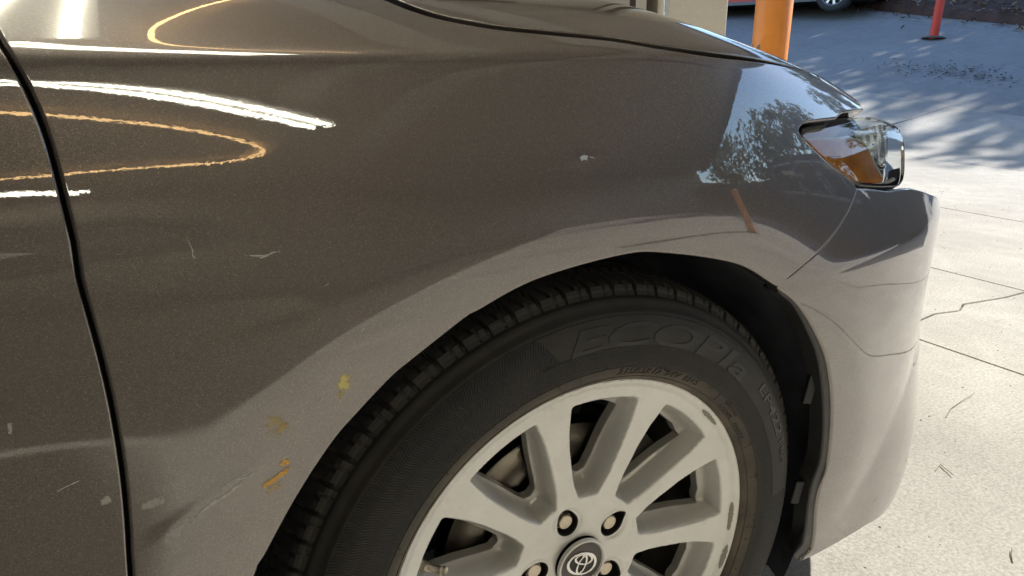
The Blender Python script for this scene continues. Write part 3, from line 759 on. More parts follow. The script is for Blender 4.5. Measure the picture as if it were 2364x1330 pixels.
# tyre
half = [(.2225, .0125), (.2245, .0065), (.2285, -.0010), (.2330, -.0050), (.2400, -.0085), (.2500, -.0108), (.2620, -.0120), (.2750, -.0118), (.2850, -.0103), (.2950, -.0078), (.3020, -.0045), (.3045, -.0028), (.3060, .0006), (.3110, .0035),
        (.3150, .0062), (.3165, .0100), (.3205, .0125), (.3230, .0132), (.3262, .0150), (.3290, .0200), (.3305, .0270), (.3318, .0350), (.3322, .0420)]
CY = .097
prof = [(r, y) for r, y in half]+[(.3323, .045), (.3323, .0500), (.3325, .060), (.3326, .070), (.3327, .0715), (.3327, .0785), (.3328, .085), (.3328, .097)]
prof = prof+[(r, 2*CY-y) for r, y in prof[::-1][1:]]
npz, NB, SUB = len(prof), 72, 20; nth = NB*SUB
V, F, UVs = [], [], []
for k in range(nth):
    t = 2*math.pi*k/nth
    for j, (r, y) in enumerate(prof):
        rr, inner_y = r, y
        yc = y if y <= CY else 2*CY-y
        if r > .3198:
            ph = (k-int(260*(yc-.02)*1.0)) % SUB          # slanted lateral grooves
            g = 0
            if .0122 < yc < .0420 and ph < 3: g = .0055
            if .0122 < yc < .0190 and ph in (8, 9): g = .0022
            if .0190 <= yc < .0420 and ph in (11, 12) : g = .0030
            if .0445 < yc < .0510: g = .0070
            if .0710 < yc < .0790: g = .0070
            if .0510 <= yc <= .0715 and (k+int(500*yc)) % 10 < 2: g = .0030
            rr -= g
        V.append((rr*math.cos(t), y, rr*math.sin(t)))
for k in range(nth):
    k2 = (k+1) % nth
    for j in range(npz-1):
        F.append((k*npz+j, k2*npz+j, k2*npz+j+1, k*npz+j+1))
tyre = mesh('tyre', V, F, M['rubber'], wheel, True)
uvl = tyre.data.uv_layers.new(name='UVMap'); n_l = len(tyre.data.loops); vi = np.zeros(n_l, int); tyre.data.loops.foreach_get('vertex_index', vi)
co = np.array(V)[vi]; thd = np.degrees(np.arctan2(co[:, 2], co[:, 0])); thd = np.where(thd < -90, thd+360, thd)
uu = np.stack([thd, np.hypot(co[:, 0], co[:, 2])*1000], 1); uvl.data.foreach_set('uv', uu.ravel())
hard = [p.index for p in tyre.data.polygons if Vector((p.center.x, p.center.z)).length > .3150]
for i in hard: tyre.data.polygons[i].use_smooth = False
side_r = np.array([p[0] for p in half[:12]]); side_y = np.array([p[1] for p in half[:12]])
def side_at(r): return np.interp(r, side_r, side_y)
def text_mesh(body, size, spacing=1.0, shear=0.0, offset=0.0):
    cu = bpy.data.curves.new('t', 'FONT'); cu.body = body; cu.size = size; cu.space_character = spacing; cu.shear = shear; cu.offset = offset; cu.resolution_u = 3
    ob = bpy.data.objects.new('t', cu); col.objects.link(ob); bpy.context.view_layer.update()
    me = ob.to_mesh(); V = np.array([tuple(v.co) for v in me.vertices]); F = [tuple(p.vertices) for p in me.polygons]
    ob.to_mesh_clear(); bpy.data.objects.remove(ob); bpy.data.curves.remove(cu); return V, F
def lettering(name, body, size, th0, th1, r0, mat, rise=.0009, shear=0., offset=0., hscale=None, label=None):
    V, F = text_mesh(body, size, shear=shear, offset=offset)
    bm = bmesh.new(); vs = [bm.verts.new(v) for v in V]
    for f in F:
        try: bm.faces.new([vs[i] for i in f])
        except ValueError: pass
    bmesh.ops.subdivide_edges(bm, edges=[e for e in bm.edges if e.calc_length() > size*.12], cuts=2, use_grid_fill=True)
    bmesh.ops.triangulate(bm, faces=bm.faces[:])
    x0, x1 = V[:, 0].min(), V[:, 0].max(); y0, y1 = V[:, 1].min(), V[:, 1].max()
    ext = bmesh.ops.extrude_face_region(bm, geom=bm.faces[:])
    top = set(g for g in ext['geom'] if isinstance(g, bmesh.types.BMVert))
    hs = hscale or (y1-y0)
    for v in bm.verts:
        up = v in top
        th = R(th0+(th1-th0)*(v.co.x-x0)/(x1-x0)); r = r0+(v.co.y-y0)/(y1-y0)*hs
        y = float(side_at(r))-(rise if up else -.0004)
        v.co = (r*math.cos(th), y, r*math.sin(th))
    me = bpy.data.meshes.new(name); bm.normal_update(); bmesh.ops.recalc_face_normals(bm, faces=bm.faces[:]); bm.to_mesh(me); bm.free()
    o = link(name, me, mat, wheel)
    if label: o['label'] = label
    return o
lettering('tyre_lettering', 'ECOPIa', .03, 97.5, 44, .2700, M['letter'], rise=.0007, shear=.25, offset=.0006, hscale=.0245, label='raised word ECOPIA on the tyre wall')
lettering('size_lettering', '215/55R17  94V  M+S', .0085, 84.5, 56.5, .2375, M['letter2'], rise=.0009, shear=.35, hscale=.0072)
lettering('model_lettering', 'EP422', .014, 37.5, 20.5, .2830, M['letter2'], rise=.0007, shear=.1, offset=.0002, hscale=.0125)
lettering('plus_lettering', 'Plus', .010, 18.5, 11.5, .2845, M['letter2'], rise=.0007, hscale=.0095)
lettering('type_lettering', 'TUBELESS', .005, 44, 36.5, .2415, M['letter2'], rise=.0006, hscale=.0050)
lettering('type_lettering', 'RADIAL - EP4AEZ', .005, 44, 27.5, .2350, M['letter2'], rise=.0006, hscale=.0045)
# thin raised borders of the lettering field and mould marks
def arc_rib(name, r, a0, a1, w=.0007, rise=.0007, mat=M['letter']):
    V, F = [], []; n = max(6, int(abs(a1-a0)))
    for k in range(n+1):
        t = R(a0+(a1-a0)*k/n)
        for q, dy in ((r-w, .0003), (r, -rise), (r+w, .0003)): V.append((q*math.cos(t), float(side_at(q))+dy, q*math.sin(t)))
    for k in range(n): F += [(3*k+q, 3*k+3+q, 3*k+4+q, 3*k+1+q) for q in (0, 1)]
    return V, F
ribs = [arc_rib('', .2695, 3, 104), arc_rib('', .3005, 3, 104), arc_rib('', .2465, -60, 190), arc_rib('', .2340, -60, 190)]
for a in (24, 47.5, 12, 95, 118, 140, 153, -6, -20, 69):
    ribs.append(([( (.2365+.009*q)*math.cos(R(a)+s_*.0022), float(side_at(.2365+.009*q))-.0007*(s_ == 0)+.0002*(s_ != 0), (.2365+.009*q)*math.sin(R(a)+s_*.0022)) for q in (0, 1) for s_ in (-1, 0, 1)], [(0, 3, 4, 1), (1, 4, 5, 2)]))
mesh('sidewall_ribs', *join_vf(ribs), M['letter2'], wheel)
# small moulding whiskers
wh = []
for k in range(46):
    a = R(random.uniform(-40, 190)); r = random.choice([.2385, .2445, .2480, .2465]); y = float(side_at(r)); p = Vector((r*math.cos(a), y+.0003, r*math.sin(a)))
    wh.append(tube_vf([p, p+Vector((random.uniform(-.001, .001), -random.uniform(.001, .0028), random.uniform(-.001, .001)))], .0005, 5))
mesh('moulding_whiskers', *join_vf(wh), M['letter2'], wheel)['kind'] = 'stuff'

# brake disc and caliper
disc = mesh('brake_disc', *lathe_y([(.070, .086), (.072, .064), (.078, .062), (.148, .062), (.1485, .064), (.1485, .086)], 160), M['disc'], car, True)
disc.location = CW; disc.rotation_euler = (0, 0, R(-2))
mesh_h = mesh('disc_hat', *lathe_y([(.0, .050), (.068, .050), (.071, .064)], 60), M['bodydark'], car, True); mesh_h.location = CW
cv, cf = [], []
for y in (.048, .100):
    for r in (.085, .162):
        for k in range(9):
            t = R(18+6.2*k); cv.append((r*math.cos(t), y, r*math.sin(t)))
def ci(y, r, k): return (y*2+r)*9+k
for k in range(8):
    cf += [(ci(0, 0, k), ci(0, 0, k+1), ci(0, 1, k+1), ci(0, 1, k)), (ci(0, 1, k), ci(0, 1, k+1), ci(1, 1, k+1), ci(1, 1, k)), (ci(0, 0, k), ci(1, 0, k), ci(1, 0, k+1), ci(0, 0, k+1))]
for k in (0, 8): cf.append((ci(0, 0, k), ci(0, 1, k), ci(1, 1, k), ci(1, 0, k)))
cal = mesh('brake_caliper', cv, cf, simple('caliper_iron', (.055, .05, .045), .6, .4, noise=.3, scale=60, bump=.001), car); cal.location = CW

# scratches and scuffs, with painted yellow and orange reflections, as thin marks on panels
def mark(name, pts, w, mat, lift=.00025, label=None, jit=.25):
    P = smooth_line(pts, .0022); t = np.gradient(P, axis=0); t /= np.linalg.norm(t, axis=1)[:, None]+1e-9; nrm_ = np.stack([-t[:, 1], t[:, 0]], 1)
    n = len(P); V = []; UV = []; m_ = 5
    for k in range(n):
        u = k/(n-1); ww = w*(1+random.uniform(-jit, jit))
        for q_ in range(m_):
            s_ = -1+2*q_/(m_-1); q = P[k]+nrm_[k]*ww*s_*1.25
            V.append(S(q[0], q[1])+N(q[0], q[1])*lift); UV.append((2*u-1, s_))
    F = [(m_*k+a, m_*k+a+1, m_*(k+1)+a+1, m_*(k+1)+a) for k in range(n-1) for a in range(m_-1)]
    o = mesh(name, V, F, mat, car, True); uvl = o.data.uv_layers.new(name='UVMap')
    for lp in o.data.loops: uvl.data[lp.index].uv = UV[lp.vertex_index]
    if label: o['label'] = label
    return o
ch = CUR['chip']
mark('scratch', [ch[1], (-.3475, .7465), ch[2], (-.3455, .7400)], .00035, M['scratch'])
mark('scratch', [ch[3], ch[4], (-.2965, .7390), ch[5]], .00055, M['scratch'])
mark('scratch', [(-.3075, .7362), (-.3015, .7372), (-.2965, .7392)], .0006, M['scratch'])
mark('scratch', [(-.2655, .7098), (-.2627, .7110), (-.2610, .7122)], .00025, M['scratch'])
mark('scratch', [(-.2425, .6705), (-.2400, .6725), (-.2388, .6750)], .0003, M['scratch'])
mark('scratch', [ch[15], (-.3390, .5752), (-.3330, .5768), (-.3292, .5782)], .0007, M['scratch'])
mark('scratch', [(-.4530, .5970), (-.4440, .6000), (-.4360, .6020)], .00035, M['scratch'])
mark('chip_glint_mark', [(-.2785, .6225), (-.2770, .6240), (-.2755, .6250)], .0011, M['scratch'])
mark('chip_glint_mark', [(-.3115, .5820), (-.3092, .5830), (-.3070, .5845)], .0011, M['scratch'])
mark('yellow_reflection_mark', [(-.2610, .6270), (-.2578, .6335), (-.2560, .6410)], .0062, M['refl_y'], label='yellow reflection painted above the arch')  # yellow reflection put into the colour of these marks
mark('yellow_reflection_mark', [(-.2640, .6200), (-.2622, .6250), (-.2600, .6300)], .0030, M['refl_s'])
mark('yellow_reflection_mark', [(-.3140, .6020), (-.3120, .6110), (-.3090, .6210)], .0090, M['refl_s'], lift=.0003)
mark('yellow_reflection_mark', [(-.3110, .6050), (-.3060, .6080), (-.3010, .6100)], .0035, M['refl_s'], lift=.0004)
mark('yellow_reflection_mark', [(-.3260, .5560), (-.3180, .5600), (-.3100, .5660)], .0040, M['refl_s'], lift=.0003)
mark('orange_reflection_mark', [(-.3285, .5625), (-.3170, .5675), (-.3080, .5725), (-.3062, .5765)], .0024, M['refl_o'], label='orange reflection painted beside the arch', lift=.0005)  # orange line mirrored in the dent, painted as a mark
mark('orange_reflection_mark', [(-.3125, .5762), (-.3092, .5795), (-.3078, .5800), (-.3055, .5765)], .0022, M['refl_o'], lift=.0005)
mark('pale_scuff', [(-.4300, .5815), (-.4270, .5820), (-.4225, .5828)], .0038, M['pale'])
mark('pale_scuff', [(-.4090, .5715), (-.4030, .5712), (-.3960, .5725), (-.3880, .5722)], .0032, M['pale'])
mark('pale_scuff', [(-.4685, .6430), (-.4681, .6480), (-.4676, .6540)], .0016, M['pale'])
0 and mark('pale_scuff', [(-.3900, .5410), (-.3780, .5500), (-.3640, .5620), (-.3520, .5700)], .0022, M['pale'], label='pale scrape along the crease beside the arch')
mark('chip_glint_mark', [(-.0330, .7835), (-.0295, .7848), (-.0260, .7838)], .0015, M['glint_w'], label='small painted glint high on the fender')  # sky reflected in the small dent, painted as a pale spot
mark('scratch', [(-.0245, .7850), (-.0170, .7830)], .0005, M['scratch'])
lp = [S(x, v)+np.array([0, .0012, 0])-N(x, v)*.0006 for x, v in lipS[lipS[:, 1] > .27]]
mesh('arch_lip_highlight', *tube_vf([tuple(q) for q in lp], .0017, 6), M['lip'], car, True)  # highlight along the arch edge put into the tube's paler colour
mark('pale_scuff', [(-.3960, .5400), (-.3850, .5470), (-.3740, .5540)], .0036, M['pale'], label='broad pale scrape on the crease beside the arch')
mark('scratch', [(-.3760, .5520), (-.3640, .5600), (-.3500, .5660), (-.3380, .5740)], .0012, M['scratch'], label='long bright scrape on the crease beside the arch')
mark('scratch', [(-.3560, .5700), (-.3450, .5760), (-.3330, .5790)], .0005, M['scratch'])
# ------------------------------------------------------------------ ground
def hill(x, y):
    s = (x+.38)*.86+(y+1.39)*.51
    return .195*.4*np.logaddexp(0, (s-8.0)/.4)
gx = np.concatenate([[-220, -120, -60, -30], np.arange(-15, 30, .6), [32, 36, 45, 60, 90, 150, 260]]); gy = np.concatenate([[-240, -140, -80, -45, -30], np.arange(-20, 24, .6), [26, 30, 40, 60, 100, 180, 300]])
def hz(x, y):
    h = float(hill(x, y)); return min(h, 4.2)
GV = [(x, y, hz(x, y)-.011) for y in gy for x in gx]; nx_ = len(gx)
GF = [(j*nx_+i, j*nx_+i+1, (j+1)*nx_+i+1, (j+1)*nx_+i) for j in range(len(gy)-1) for i in range(nx_-1)]
g = structure(mesh('ground', GV, GF, M['floor'], None, True))
# concrete slabs with recessed joints
slab_me = {}
rows_x = [(-9.0, -6.0), (-6.0, -3.0), (-3.0, -1.35), (-1.35, 1.75), (1.75, 2.55), (2.55, 3.78), (3.78, 5.6), (5.6, 7.9)]
cuts = {4: [-9, -6, -3.2, None, 2.2, 5.4, 9], 5: [-9, -6, -2.9, .9, 4.6, 9], 6: [-9, -6, -2.4, 3.2, 9], 7: [-9, -5, -1.2, 3.2, 9]}
def slab(x0, x1, y0, y1, outline=None):
    g_ = .0035
    if outline is None: outline = [(x0+g_, y0+g_), (x1-g_, y0+g_), (x1-g_, y1-g_), (x0+g_, y1-g_)]
    P, F, loops = flat_mesh(resample(outline, .30), .30) if False else (None, None, None)
    pts = resample(outline, .35)
    n = len(pts); V = []
    c = pts.mean(0)
    for ins, dz in ((0, -.010), (0, -.003), (.003, .0)):
        for p in pts:
            d = c-p; q = p+d/np.linalg.norm(d)*ins; V.append((q[0], q[1], hz(*q)+dz+.0))
    F = []
    for r_ in range(2):
        for i in range(n): F.append((r_*n+i, r_*n+(i+1) % n, (r_+1)*n+(i+1) % n, (r_+1)*n+i))
    F.append(tuple(2*n+i for i in range(n)))
    o = mesh('slab', V, F, M['slab'], g)
    return o
crack = [(1.7535, -.115), (1.90, -.150), (2.01, -.140), (2.12, -.165), (2.20, -.135), (2.27, -.148), (2.40, -.170), (2.5465, -.178)]
for i, (x0, x1) in enumerate(rows_x):
    ys = cuts.get(i, [-9, -6, -3, 0 if i < 3 else 3, 6])
    if i == 3: ys = [-9, -6, -3.3, 2.9, 6]
    prev = None
    for a, b in zip(ys[:-1], ys[1:]):
        if b is None:
            slab(x0, x1, a, 0, [(x0+.0035, a+.0035), (x1-.0035, a+.0035)]+[(x, y-.003) for x, y in crack[::-1]])
        elif a is None:
            slab(x0, x1, 0, b, [(x, y+.003) for x, y in crack]+[(x1-.0035, b-.0035), (x0+.0035, b-.0035)])
        else:
            slab(x0, x1, a, b)
# twigs and crumbs on the concrete
for pts in ([(1.317, -.581), (1.372, -.562), (1.449, -.552), (1.501, -.549)], [(1.063, -.705), (1.095, -.696), (1.076, -.735)], [(.896, -.942), (.915, -.93), (.931, -.923)], [(.30, -1.2), (.34, -1.15), (.40, -1.16)]):
    o = mesh('twig', *tube_vf([(x, y, .001+.0015*k) for k, (x, y) in enumerate(pts)], [.0011, .0010, .0008, .0006][:len(pts)], 6), M['twig'])
    k_ = 'bent' if len(pts) == 3 else 'curved'
    tag(o, {(1.063, -.705): 'short hooked twig on the concrete right of the bumper corner', (1.317, -.581): 'pale curved twig on the concrete beyond the bumper', (.896, -.942): 'thin dark twig on the concrete at the lower right edge', (.30, -1.2): 'dry twig on the concrete in front of the wheel'}[pts[0]], 'twig')
cv, cf = [], []
for k in range(2600):
    x = rng.uniform(.2, 5.5); y = rng.uniform(-2.2, 2.5); s = rng.uniform(.0006, .0022)*(1+.25*x); z = 0.0
    b = len(cv); a0 = rng.uniform(0, 6)
    for q in range(4): cv.append((x+s*math.cos(a0+q*1.57)*rng.uniform(.6, 1.3), y+s*math.sin(a0+q*1.57)*rng.uniform(.6, 1.3), z+.0005))
    cv.append((x, y, z+s*.7)); cf += [(b+q, b+(q+1) % 4, b+4) for q in range(4)]
gr = mesh('grit', cv, cf, simple('grit', (.16, .14, .11), .9, noise=.5, scale=3)); tag(gr, 'loose grit and crumbs scattered over the concrete apron', 'grit'); gr['kind'] = 'stuff'

# ------------------------------------------------------------------ canopy building over the car
CZ = 3.2
bld = empty('canopy_building', (4.0, 3.2, 0)); tag(bld, 'workshop canopy with board ceiling on a beige pillar beyond the bonnet', 'building')
B0 = Vector((4.0, 3.2, 0))
def bbox(name, a, b, mat, bev=0.0):
    o = box(name, tuple(np.array(a)-np.array(B0)), tuple(np.array(b)-np.array(B0)), mat, bld, bev); return o
def y_lo(x): return -14.0
def y_hi(x):
    if x <= 4.3: return 4.6
    if x < 5.6: return 4.6
    return 4.6
def prism(name, pts, z0, z1, mat, parent=bld, off=B0):
    n = len(pts); V = [(x-off[0], y-off[1], z0) for x, y in pts]+[(x-off[0], y-off[1], z1) for x, y in pts]
    F = [tuple(range(n))[::-1], tuple(range(n, 2*n))]+[(i, (i+1) % n, n+(i+1) % n, n+i) for i in range(n)]
    return mesh(name, V, F, mat, parent)
edge1 = lambda y: 4.3+(y+1.9)*(1.3/6.9)           # front edge, y > -1.9
edge2 = lambda y: 4.3-(y+1.9)*.79                 # diagonal edge, y < -1.9
def clip_x(poly, a, b):
    def cut(P, xc, sgn):
        out = []
        for k in range(len(P)):
            p, q = P[k], P[(k+1) % len(P)]; ip, iq = sgn*(p[0]-xc) >= 0, sgn*(q[0]-xc) >= 0
            if ip: out.append(p)
            if ip != iq:
                t = (xc-p[0])/(q[0]-p[0]); out.append((xc, p[1]+t*(q[1]-p[1])))
        return out
    P = cut(poly, a, 1); return cut(P, b, -1) if P else []
ROOF = [[(-10, -14), (4.3, -14), (4.3, 4.6), (-10, 4.6)], [(4.3, -14), (13.8, -14), (4.3, -1.9)], [(4.3, -1.9), (5.6, 4.6), (4.3, 4.6)]]
bw = .36
for k in range(66):
    x = -10.0+bw*k; x1 = x+bw-.008
    m_ = M['ceil2'] if .45 < x < 1.15 else M['white'] if 1.70 < x < 2.0 else M['ceil']
    zb = CZ-(.10 if 1.70 < x < 2.0 else .05 if .45 < x < 1.15 else random.uniform(0, .006))
    for part in ROOF:
        P_ = clip_x(part, x, x1)
        if len(P_) > 2 and max(p[0] for p in P_)-min(p[0] for p in P_) > .01: prism('ceiling_board', P_, zb, CZ+.03, m_)
for part in ([(-10.2, -14.2), (4.30, -14.2), (4.30, 4.8), (-10.2, 4.8)], [(4.302, -14.2), (14.0, -14.2), (4.42, -1.95), (4.302, -1.95)], [(4.302, -1.948), (4.42, -1.948), (5.72, 4.8), (4.302, 4.8)]):
    prism('roof_deck', part, CZ+.034, CZ+.16, M['seam'])
# fascia beams following the open edges
def beam(p, q, w, z0, z1, mat, name='fascia_beam'):
    d = Vector((q[0]-p[0], q[1]-p[1], 0)).normalized(); n = Vector((-d.y, d.x, 0))*w/2
    return prism(name, [(p[0]-n.x, p[1]-n.y), (q[0]-n.x, q[1]-n.y), (q[0]+n.x, q[1]+n.y), (p[0]+n.x, p[1]+n.y)], z0, z1, mat)
beam((4.40, -1.90), (5.70, 4.6), .12, CZ-.20, CZ+.032, M['seam'])
beam((4.44, -2.0), (13.7, -13.8), .12, CZ-.20, CZ+.032, M['seam'])
for yb in (-13.2, -3.1, 4.3): bbox('cross_beam', (-10, yb, CZ-.16), (4.2, yb+.14, CZ-.055), M['seam'])
# back walls (behind the viewer and beyond the far side of the car)
bbox('back_wall', (-10, -14.2, 0), (13.6, -13.98, CZ+.031), M['wall'])
bbox('side_wall', (-10.2, -14, 0), (-10.01, 4.6, CZ-.01), M['wall'])
for k in range(7):
    bbox('wall_panel', (-9.4+2.6*k, -14.01, .3), (-7.2+2.6*k, -13.96, 2.5), M['wall2'] if k % 3 == 1 else M['wall'])
# pillar and door frames beyond the bonnet
pc = (3.72, 2.96)
pil = box('pillar', (-.215, -.215, -.02), (.215, .215, CZ-.01), M['pillar'], bld, .012); pil.location = (pc[0]-4, pc[1]-3.2, 0); pil.rotation_euler = (0, 0, R(-38))
pil['label'] = 'beige rendered pillar'
def strip(px_dir, dist, w, mat, name, z1=CZ):
    x, y = -.38+px_dir[0]*dist, -1.39+px_dir[1]*dist
    o = box(name, (-w/2, -.06, 0), (w/2, .06, z1-.01), mat, bld, .004); o.location = (x-4, y-3.2, 0); o.rotation_euler = (0, 0, R(-39)); return o
strip((.6335, .7735), 6.2, .085, M['white'], 'door_frame')
strip((.6435, .7655), 6.4, .13, M['brown'], 'door_frame')
strip((.6535, .757), 6.25, .05, M['pillar'], 'door_frame')
strip((.6255, .780), 6.5, .06, M['seam'], 'door_frame')
w_ = box('rear_wall', (-3.2, -.06, 0), (.05, .06, CZ-.02), M['wall2'], bld); w_.location = (-.38+.6255*6.7-4, -1.39+.78*6.7-3.2, 0); w_.rotation_euler = (0, 0, R(-39))
# strip lights: housing with two luminous tubes
def strip_light(p, q, w, label, tubew=.17, gap=.07, h=.05, z=CZ-.12):
    c = Vector(((p[0]+q[0])/2, (p[1]+q[1])/2, z)); L = math.hypot(q[0]-p[0], q[1]-p[1]); a = math.atan2(q[1]-p[1], q[0]-p[0])
    t = empty('strip_light', c, a); tag(t, label, 'light', 'strip lights under the canopy ceiling')
    box('lamp_housing', (-L/2-.05, -w/2, .012), (L/2+.05, w/2, .07), M['fixture'], t)
    for s_ in (-1, 1):
        box('lamp_tube', (-L/2, s_*(gap+tubew)/2-tubew/2, -.03), (L/2, s_*(gap+tubew)/2+tubew/2, .010), M['tube'], t)
strip_light((-1.3, -4.60), (1.35, -7.25), .50, 'twin strip light behind the viewer, nearest the front edge of the canopy', .075, .12)
strip_light((-.69, .80), (.16, -1.27), .30, 'twin strip light directly above the front fender', .06, .07)
strip_light((-.64, 1.05), (-.58, 4.2), .55, 'twin strip light above the bonnet, running across the car', .075, .26)
strip_light((-3.2, -11.6), (-1.05, -12.6), .70, 'twin strip light at the back wall of the workshop', .16, .14)
def amber(pts, label, r=.028):  # added glowing tube, bent to give the orange line mirrored in the paint
    P = smooth_line([(x, y) for x, y in pts], .08)
    o = mesh('added_amber_tube', *tube_vf([(x, y, CZ-.10) for x, y in P], r, 8), M['added_amber'], None, True)
    tag(o, label, 'added glow tube', 'added amber glow tubes under the canopy'); return o
amber([(-1.6, -6.3), (-.88, -6.65), (-.10, -7.22), (.47, -7.83), (.93, -8.6), (.95, -9.2), (.60, -9.75), (-.35, -10.05), (-1.08, -10.32), (-2.4, -10.7)], 'curved amber glow tube added on the ceiling behind the viewer', .020)
amber([(.55, 3.6), (.22, 2.7), (-.02, 1.93), (-.16, 1.3), (-.13, .61), (.12, -.25), (.47, -.90)], 'short curved amber glow tube added above the bonnet', .013)

# ------------------------------------------------------------------ bollards and posts
def lathe_z(prof, n=40):
    V, F = [], []; m = len(prof)
    for k in range(n):
        t = 2*math.pi*k/n; V += [(r*math.cos(t), r*math.sin(t), z) for r, z in prof]
    for k in range(n):
        for j in range(m-1): F.append((k*m+j, ((k+1) % n)*m+j, ((k+1) % n)*m+j+1, k*m+j+1))
    return V, F
def bollard(x, y, r, h, label, group=None, dent=True):
    t = empty('orange_bollard', (x, y, hz(x, y))); tag(t, label, 'bollard', group)
    mesh('post', *lathe_z([(r, 0), (r, h*.3), (r*1.004, h*.5), (r, h-.04), (r*.86, h-.012), (r*.5, h), (0, h+.004)]), M['orange'], t, True)
    mesh('base_ring', *lathe_z([(r*1.25, 0), (r*1.22, .02), (r*1.02, .035)]), M['joint'], t, True)
    return t
b1 = bollard(2.63, 1.24, .090, 1.25, 'stout orange bollard standing just beyond the nose of the grey car', 'orange bollards by the parking bay')
sc_ = mesh('scuff', [( -.0915*math.cos(a)-.0, -.0915*math.sin(a), .855+dz+.012*math.sin(a*9)) for dz in (0, .045) for a in np.linspace(-.55, .15, 9)], [(i, i+1, 10+i, 9+i) for i in range(8)], simple('grey_scuff', (.22, .18, .14), .7), b1)
bollard(4.9, -4.75, .075, 1.05, 'orange bollard on the near side of the bay, seen mirrored in the fender', 'orange bollards by the parking bay')
rx, ry = 11.19, 5.50
t = empty('red_post', (rx, ry, hz(rx, ry)-.01)); tag(t, 'slim red post standing in the tree shade on the sloping driveway', 'post')
pst = mesh('post', *lathe_z([(.066, 0), (.066, 1.2), (.05, 1.24), (0, 1.25)], 28), M['red'], t, True)
mesh('foot_shade_ring', *lathe_z([(.17, .012), (.16, .03), (.10, .04), (.068, .045)], 28), M['seam'], t, True)  # dark ring standing in for the shade at the post's foot
t.rotation_euler = (0, R(1.5), 0)

# small dark scraps scattered on the driveway
dv, df = [], []
for k in range(260):
    x = 9.35+rng.normal(0, .22); y = 3.95+rng.normal(0, .55); s = rng.uniform(.012, .04); a0 = rng.uniform(0, 6.28); b = len(dv)
    for q in range(4): dv.append((x+s*math.cos(a0+q*1.57), y+s*.5*math.sin(a0+q*1.57), hz(x, y)+.004+.02*rng.random()))
    df.append((b, b+1, b+2, b+3))
o = mesh('dark_scraps', dv, df, M['litter']); tag(o, 'small dark scraps on the driveway right of the red post', 'debris'); o['kind'] = 'stuff'
# ------------------------------------------------------------------ red car up the slope
def red_car():
    t = empty('red_car', (12.35, 9.55, 0)); tag(t, 'dark red car parked up the driveway behind the orange bollard', 'car')
    a = math.atan2(.95, -.31); t.rotation_euler = (0, 0, a); z0 = 1.60; t.location.z = z0
    L = [(-1.95, .24), (-1.98, .62), (-1.85, .86), (-1.2, .96), (-.75, 1.42), (.3, 1.50), (1.15, 1.40), (1.75, 1.0), (2.1, .92), (2.2, .55), (2.15, .24)]
    def side(w, zcut=None): return [(x, w, z) for x, z in L]
    n = len(L); V = side(-.86)+side(.86); F = [tuple(range(n)), tuple(range(2*n-1, n-1, -1))]+[(i, n+i, n+(i+1) % n, (i+1) % n) for i in range(n)]
    mesh('body', V, F, M['redpaint'], t)
    for s_ in (-1, 1):
        o = mesh('side_window', [(-1.05, s_*.866, .98), (1.35, s_*.866, 1.0), (.95, s_*.866, 1.34), (-.68, s_*.866, 1.36)], [(0, 1, 2, 3)], M['glass'], t)
        box('sill_cladding', (-1.95, s_*.868-.012, .20), (2.1, s_*.868+.012, .26), M['cladding'], t)
    box('underside', (-1.8, -.8, .20), (2.0, .8, .32), M['bodydark'], t)
    for x in (-1.35, 1.30):
        for s_ in (-1, 1):
            w = mesh('wheel', *lathe_y([(.20, -.10), (.235, -.115), (.30, -.11), (.335, -.08), (.34, 0), (.335, .09), (.2, .1)], 48), M['tyre2'], t, True)
            w.location = (x, s_*.80, .335+(x)*.0); w.rotation_euler = (0, 0, 0 if s_ < 0 else math.pi)
            parts = [lathe_y([(.225, -.112), (.205, -.100), (.195, -.06), (.19, .0)], 40), lathe_y([(.0, -.106), (.05, -.106), (.06, -.09)], 20)]
            for k in range(9):
                a2 = 2*math.pi*k/9; c, s2 = math.cos(a2), math.sin(a2); q = []
                for r, ww in ((.05, .016), (.205, .024)):
                    for d in (-1, 1): q.append((r*c-d*ww*s2, -.103, r*s2+d*ww*c))
                parts.append((q, [(0, 1, 3, 2)]))
            mesh('wheel_rim', *join_vf(parts), M['carrim'], w)
            mesh('wheel_void', *lathe_y([(.2, -.05), (0, -.05)], 30), M['bodydark'], w)
            if s_ < 0 or True:
                arch = mesh('arch_trim', [(x+rr*math.cos(a3), s_*(.868+.02), .335+rr*math.sin(a3)) for rr in (.37, .43) for a3 in np.linspace(-.3, math.pi+.3, 20)], [(i, i+1, 21+i, 20+i) for i in range(19)], M['cladding'], t)
                mesh('arch_void', [(x+.37*math.cos(a3), s_*.870, .335+.37*math.sin(a3)) for a3 in np.linspace(-.3, math.pi+.3, 20)], [tuple(range(20))], M['bodydark'], t)
    return t
red_car()

